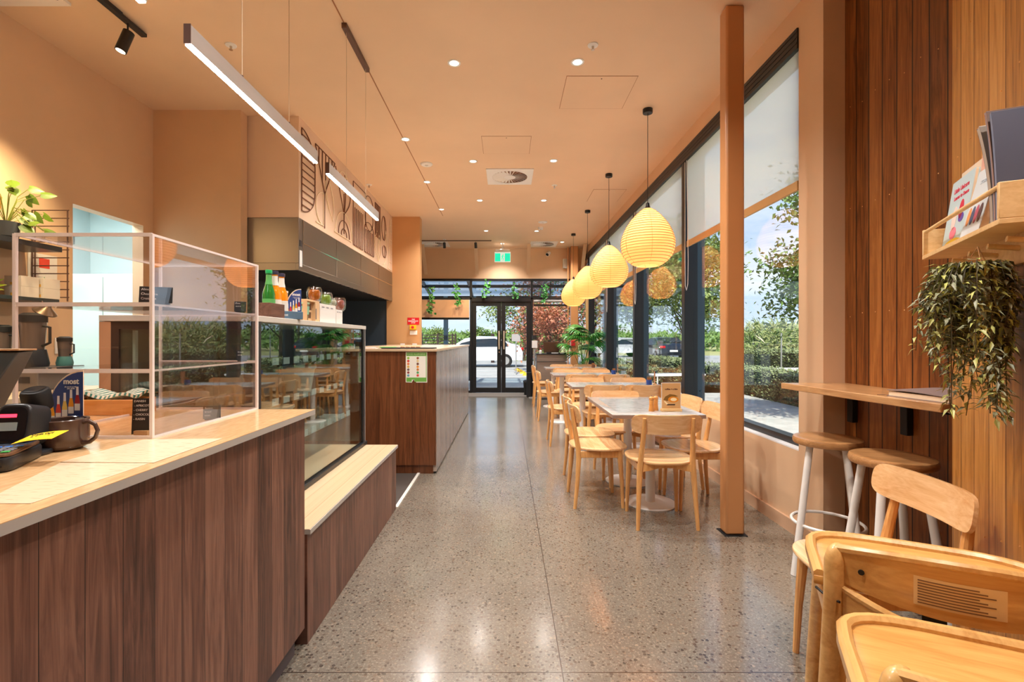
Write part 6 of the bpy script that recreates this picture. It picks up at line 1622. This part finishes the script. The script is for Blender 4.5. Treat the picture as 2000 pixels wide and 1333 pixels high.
tree((12.5, 34.0, -0.06), 6.5, 2.8, 4.4, 2600, 'distant round tree behind the dark car', M_LEAF, 17, .24)
tree((1.75, 19.0, -0.06), 4.2, 1.7, 2.3, 5200, 'russet leaved tree outside the right end window', M_LEAFR, 19, .13)
tree((1.1, 30.0, -0.06), 5.5, 2.4, 2.6, 3200, 'green tree behind the white car, right side', M_LEAF2, 22, .2)
tree((-2.4, 46.0, -0.06), 2.6, 1.3, 1.2, 1600, 'dark green tree far behind the white car', M_LEAF, 25, .26)
tree((-7.5, 52.0, -0.06), 2.4, 1.6, 1.0, 1600, 'low green tree far beyond the slat screen', M_LEAF2, 28, .28)
tree((4.0, 44.0, -0.06), 5.5, 2.6, 2.9, 2600, 'broad green tree far off to the right of the doors', M_LEAF, 31, .28)
def hedge(x0, x1, y0, y1, z1, n, label, seed=1, ls=.06):
    t = thing('clipped_hedge', label, 'hedge', ((x0 + x1) / 2, (y0 + y1) / 2, -0.06)); r = random.Random(seed)
    w, l = (x1 - x0) / 2, (y1 - y0) / 2
    MB().box(-w + .05, w - .05, -l + .05, l - .05, 0, z1 - .0).build('twig_core', mat('hedge_core', (52, 54, 36), .9), t)
    b = MB()
    for k in range(n):
        f = r.random()
        if f < .35: c = Vector((r.uniform(-w, w), r.uniform(-l, l), z1 + .05 + r.gauss(0, .02)))
        elif f < .8: c = Vector((-w + r.gauss(0, .03), r.uniform(-l, l), r.uniform(0.02, z1 + .05)))
        else: c = Vector((r.uniform(-w, w), -l + r.gauss(0, .03), r.uniform(0.02, z1 + .05)))
        b.leaf(c, Vector((r.uniform(-1, .3), r.uniform(-1, 1), r.uniform(-.3, 1))), Vector((r.uniform(-1, 1), -.5, 1)), ls * r.uniform(.7, 1.3), ls * .6)
    b.build('leaves', M_HEDGE, t)['kind'] = 'stuff'
hedge(5.65, 6.4, 6.0, 13.9, .60, 7000, 'nearest clipped hedge along the paving outside the near window', 1)
hedge(5.3, 6.1, 15.0, 18.6, .62, 4200, 'second clipped hedge behind the bench slab, middle bays', 2, .08)
hedge(3.0, 4.4, 16.5, 18.5, .55, 2600, 'short clipped hedge outside the third window bay', 3, .08)
hedge(11.5, 13.6, 18.0, 24.5, .80, 3200, 'far clipped hedge block beyond the stone bench', 4, .11)
hedge(3.45, 4.4, 13.6, 15.9, .45, 1800, 'low hedge by the corner outside the farthest bay', 5, .08)
t = thing('stone_bench', 'pale stone slab bench behind the nearest hedge', 'bench', (7.8, 13.2, -0.02))
MB().box(-1.3, 0.5, -.25, .25, .42, .52).build('slab', mat('pale_stone', (206, 200, 188), .7), t, bev=.01); MB().box(-.1, .1, -.2, .2, 0, .42).build('support', M_DARK, t); MB().box(-1.1, -.9, -.2, .2, 0, .42).build('support', M_DARK, t)
t = thing('white_bench', 'low white slatted bench on the paving outside the second bay', 'bench', (4.3, 12.2, -0.012), math.radians(10))
MB().box(-.7, .7, -.2, .2, .38, .43).build('seat', M_WHITE, t, bev=.01)
for x in (-.6, .6): MB().tube([(x, -.18, 0), (x, -.18, .38), (x, .18, .38), (x, .18, 0)], .018, 6).build('leg', M_WHITE, t)
# pampas bank and tree line
def bank(x0, y0, x1, y1, h, n, m, label, seed, ls, nm='pampas_bank', cat='bushes', depth=2.5):
    r = random.Random(seed); b = MB(); d = Vector((x1 - x0, y1 - y0, 0)); nn = Vector((-d.y, d.x, 0)).normalized()
    for k in range(n):
        u = r.random(); hh = h * (.55 + .45 * abs(math.sin(u * 9 + seed)) ** .7)
        c = Vector((x0, y0, -.06)) + d * u + nn * r.uniform(-depth, depth)
        z = hh * (r.random() ** .7)
        b.leaf(c + Vector((0, 0, z)), Vector((r.uniform(-1, 1), r.uniform(-1, 1), r.uniform(.0, 1.5))), Vector((r.uniform(-1, 1), -1, .5)), ls * r.uniform(.7, 1.4), ls * (.14 if ls < 1 else .35), .2, .3)
    o = b.build(nm, m); tag(o, label, cat, kind='stuff')
M_PAMP = leaf_mat('pampas_leaf', (104, 122, 66), (164, 166, 108)); M_PLUME = mat('pampas_plume', (214, 200, 172), .9)
bank(13, 22, 32, 40, 2.0, 9000, M_PAMP, 'bank of pampas grass across the lawn', 1, .6)
bank(13, 21, 32, 39, 2.3, 500, M_PLUME, 'pale pampas plumes standing over the grass bank', 2, .5, 'pampas_plumes', 'plumes')
bank(20, 60, 90, 60, 2.2, 3600, M_LEAF, 'dark line of trees on the horizon beyond the windows', 3, 1.1, 'tree_line', 'trees', 6)
bank(-60, 90, 30, 90, 2.8, 3600, M_LEAF, 'dark line of trees on the horizon beyond the doors', 4, 1.3, 'tree_line', 'trees', 6)
bank(60, 10, 60, 70, 2.2, 3000, M_LEAF2, 'bushes on the right of the horizon beyond the lawn', 5, 1.1, 'tree_line', 'trees', 6)
for k, (x, y) in enumerate(((11.2, 19.6), (11.5, 18.0), (10.9, 22.6), (10.6, 26.0))):
    o = MB().cyl((x, y, -.06), (x, y, 1.55), .03, seg=8).build('fence_post', M_SILVER)
    tag(o, ('grey fence post, second from the right on the lawn', 'grey fence post, rightmost on the lawn', 'grey fence post, third from the right on the lawn', 'grey fence post, farthest left on the lawn')[k], 'post')
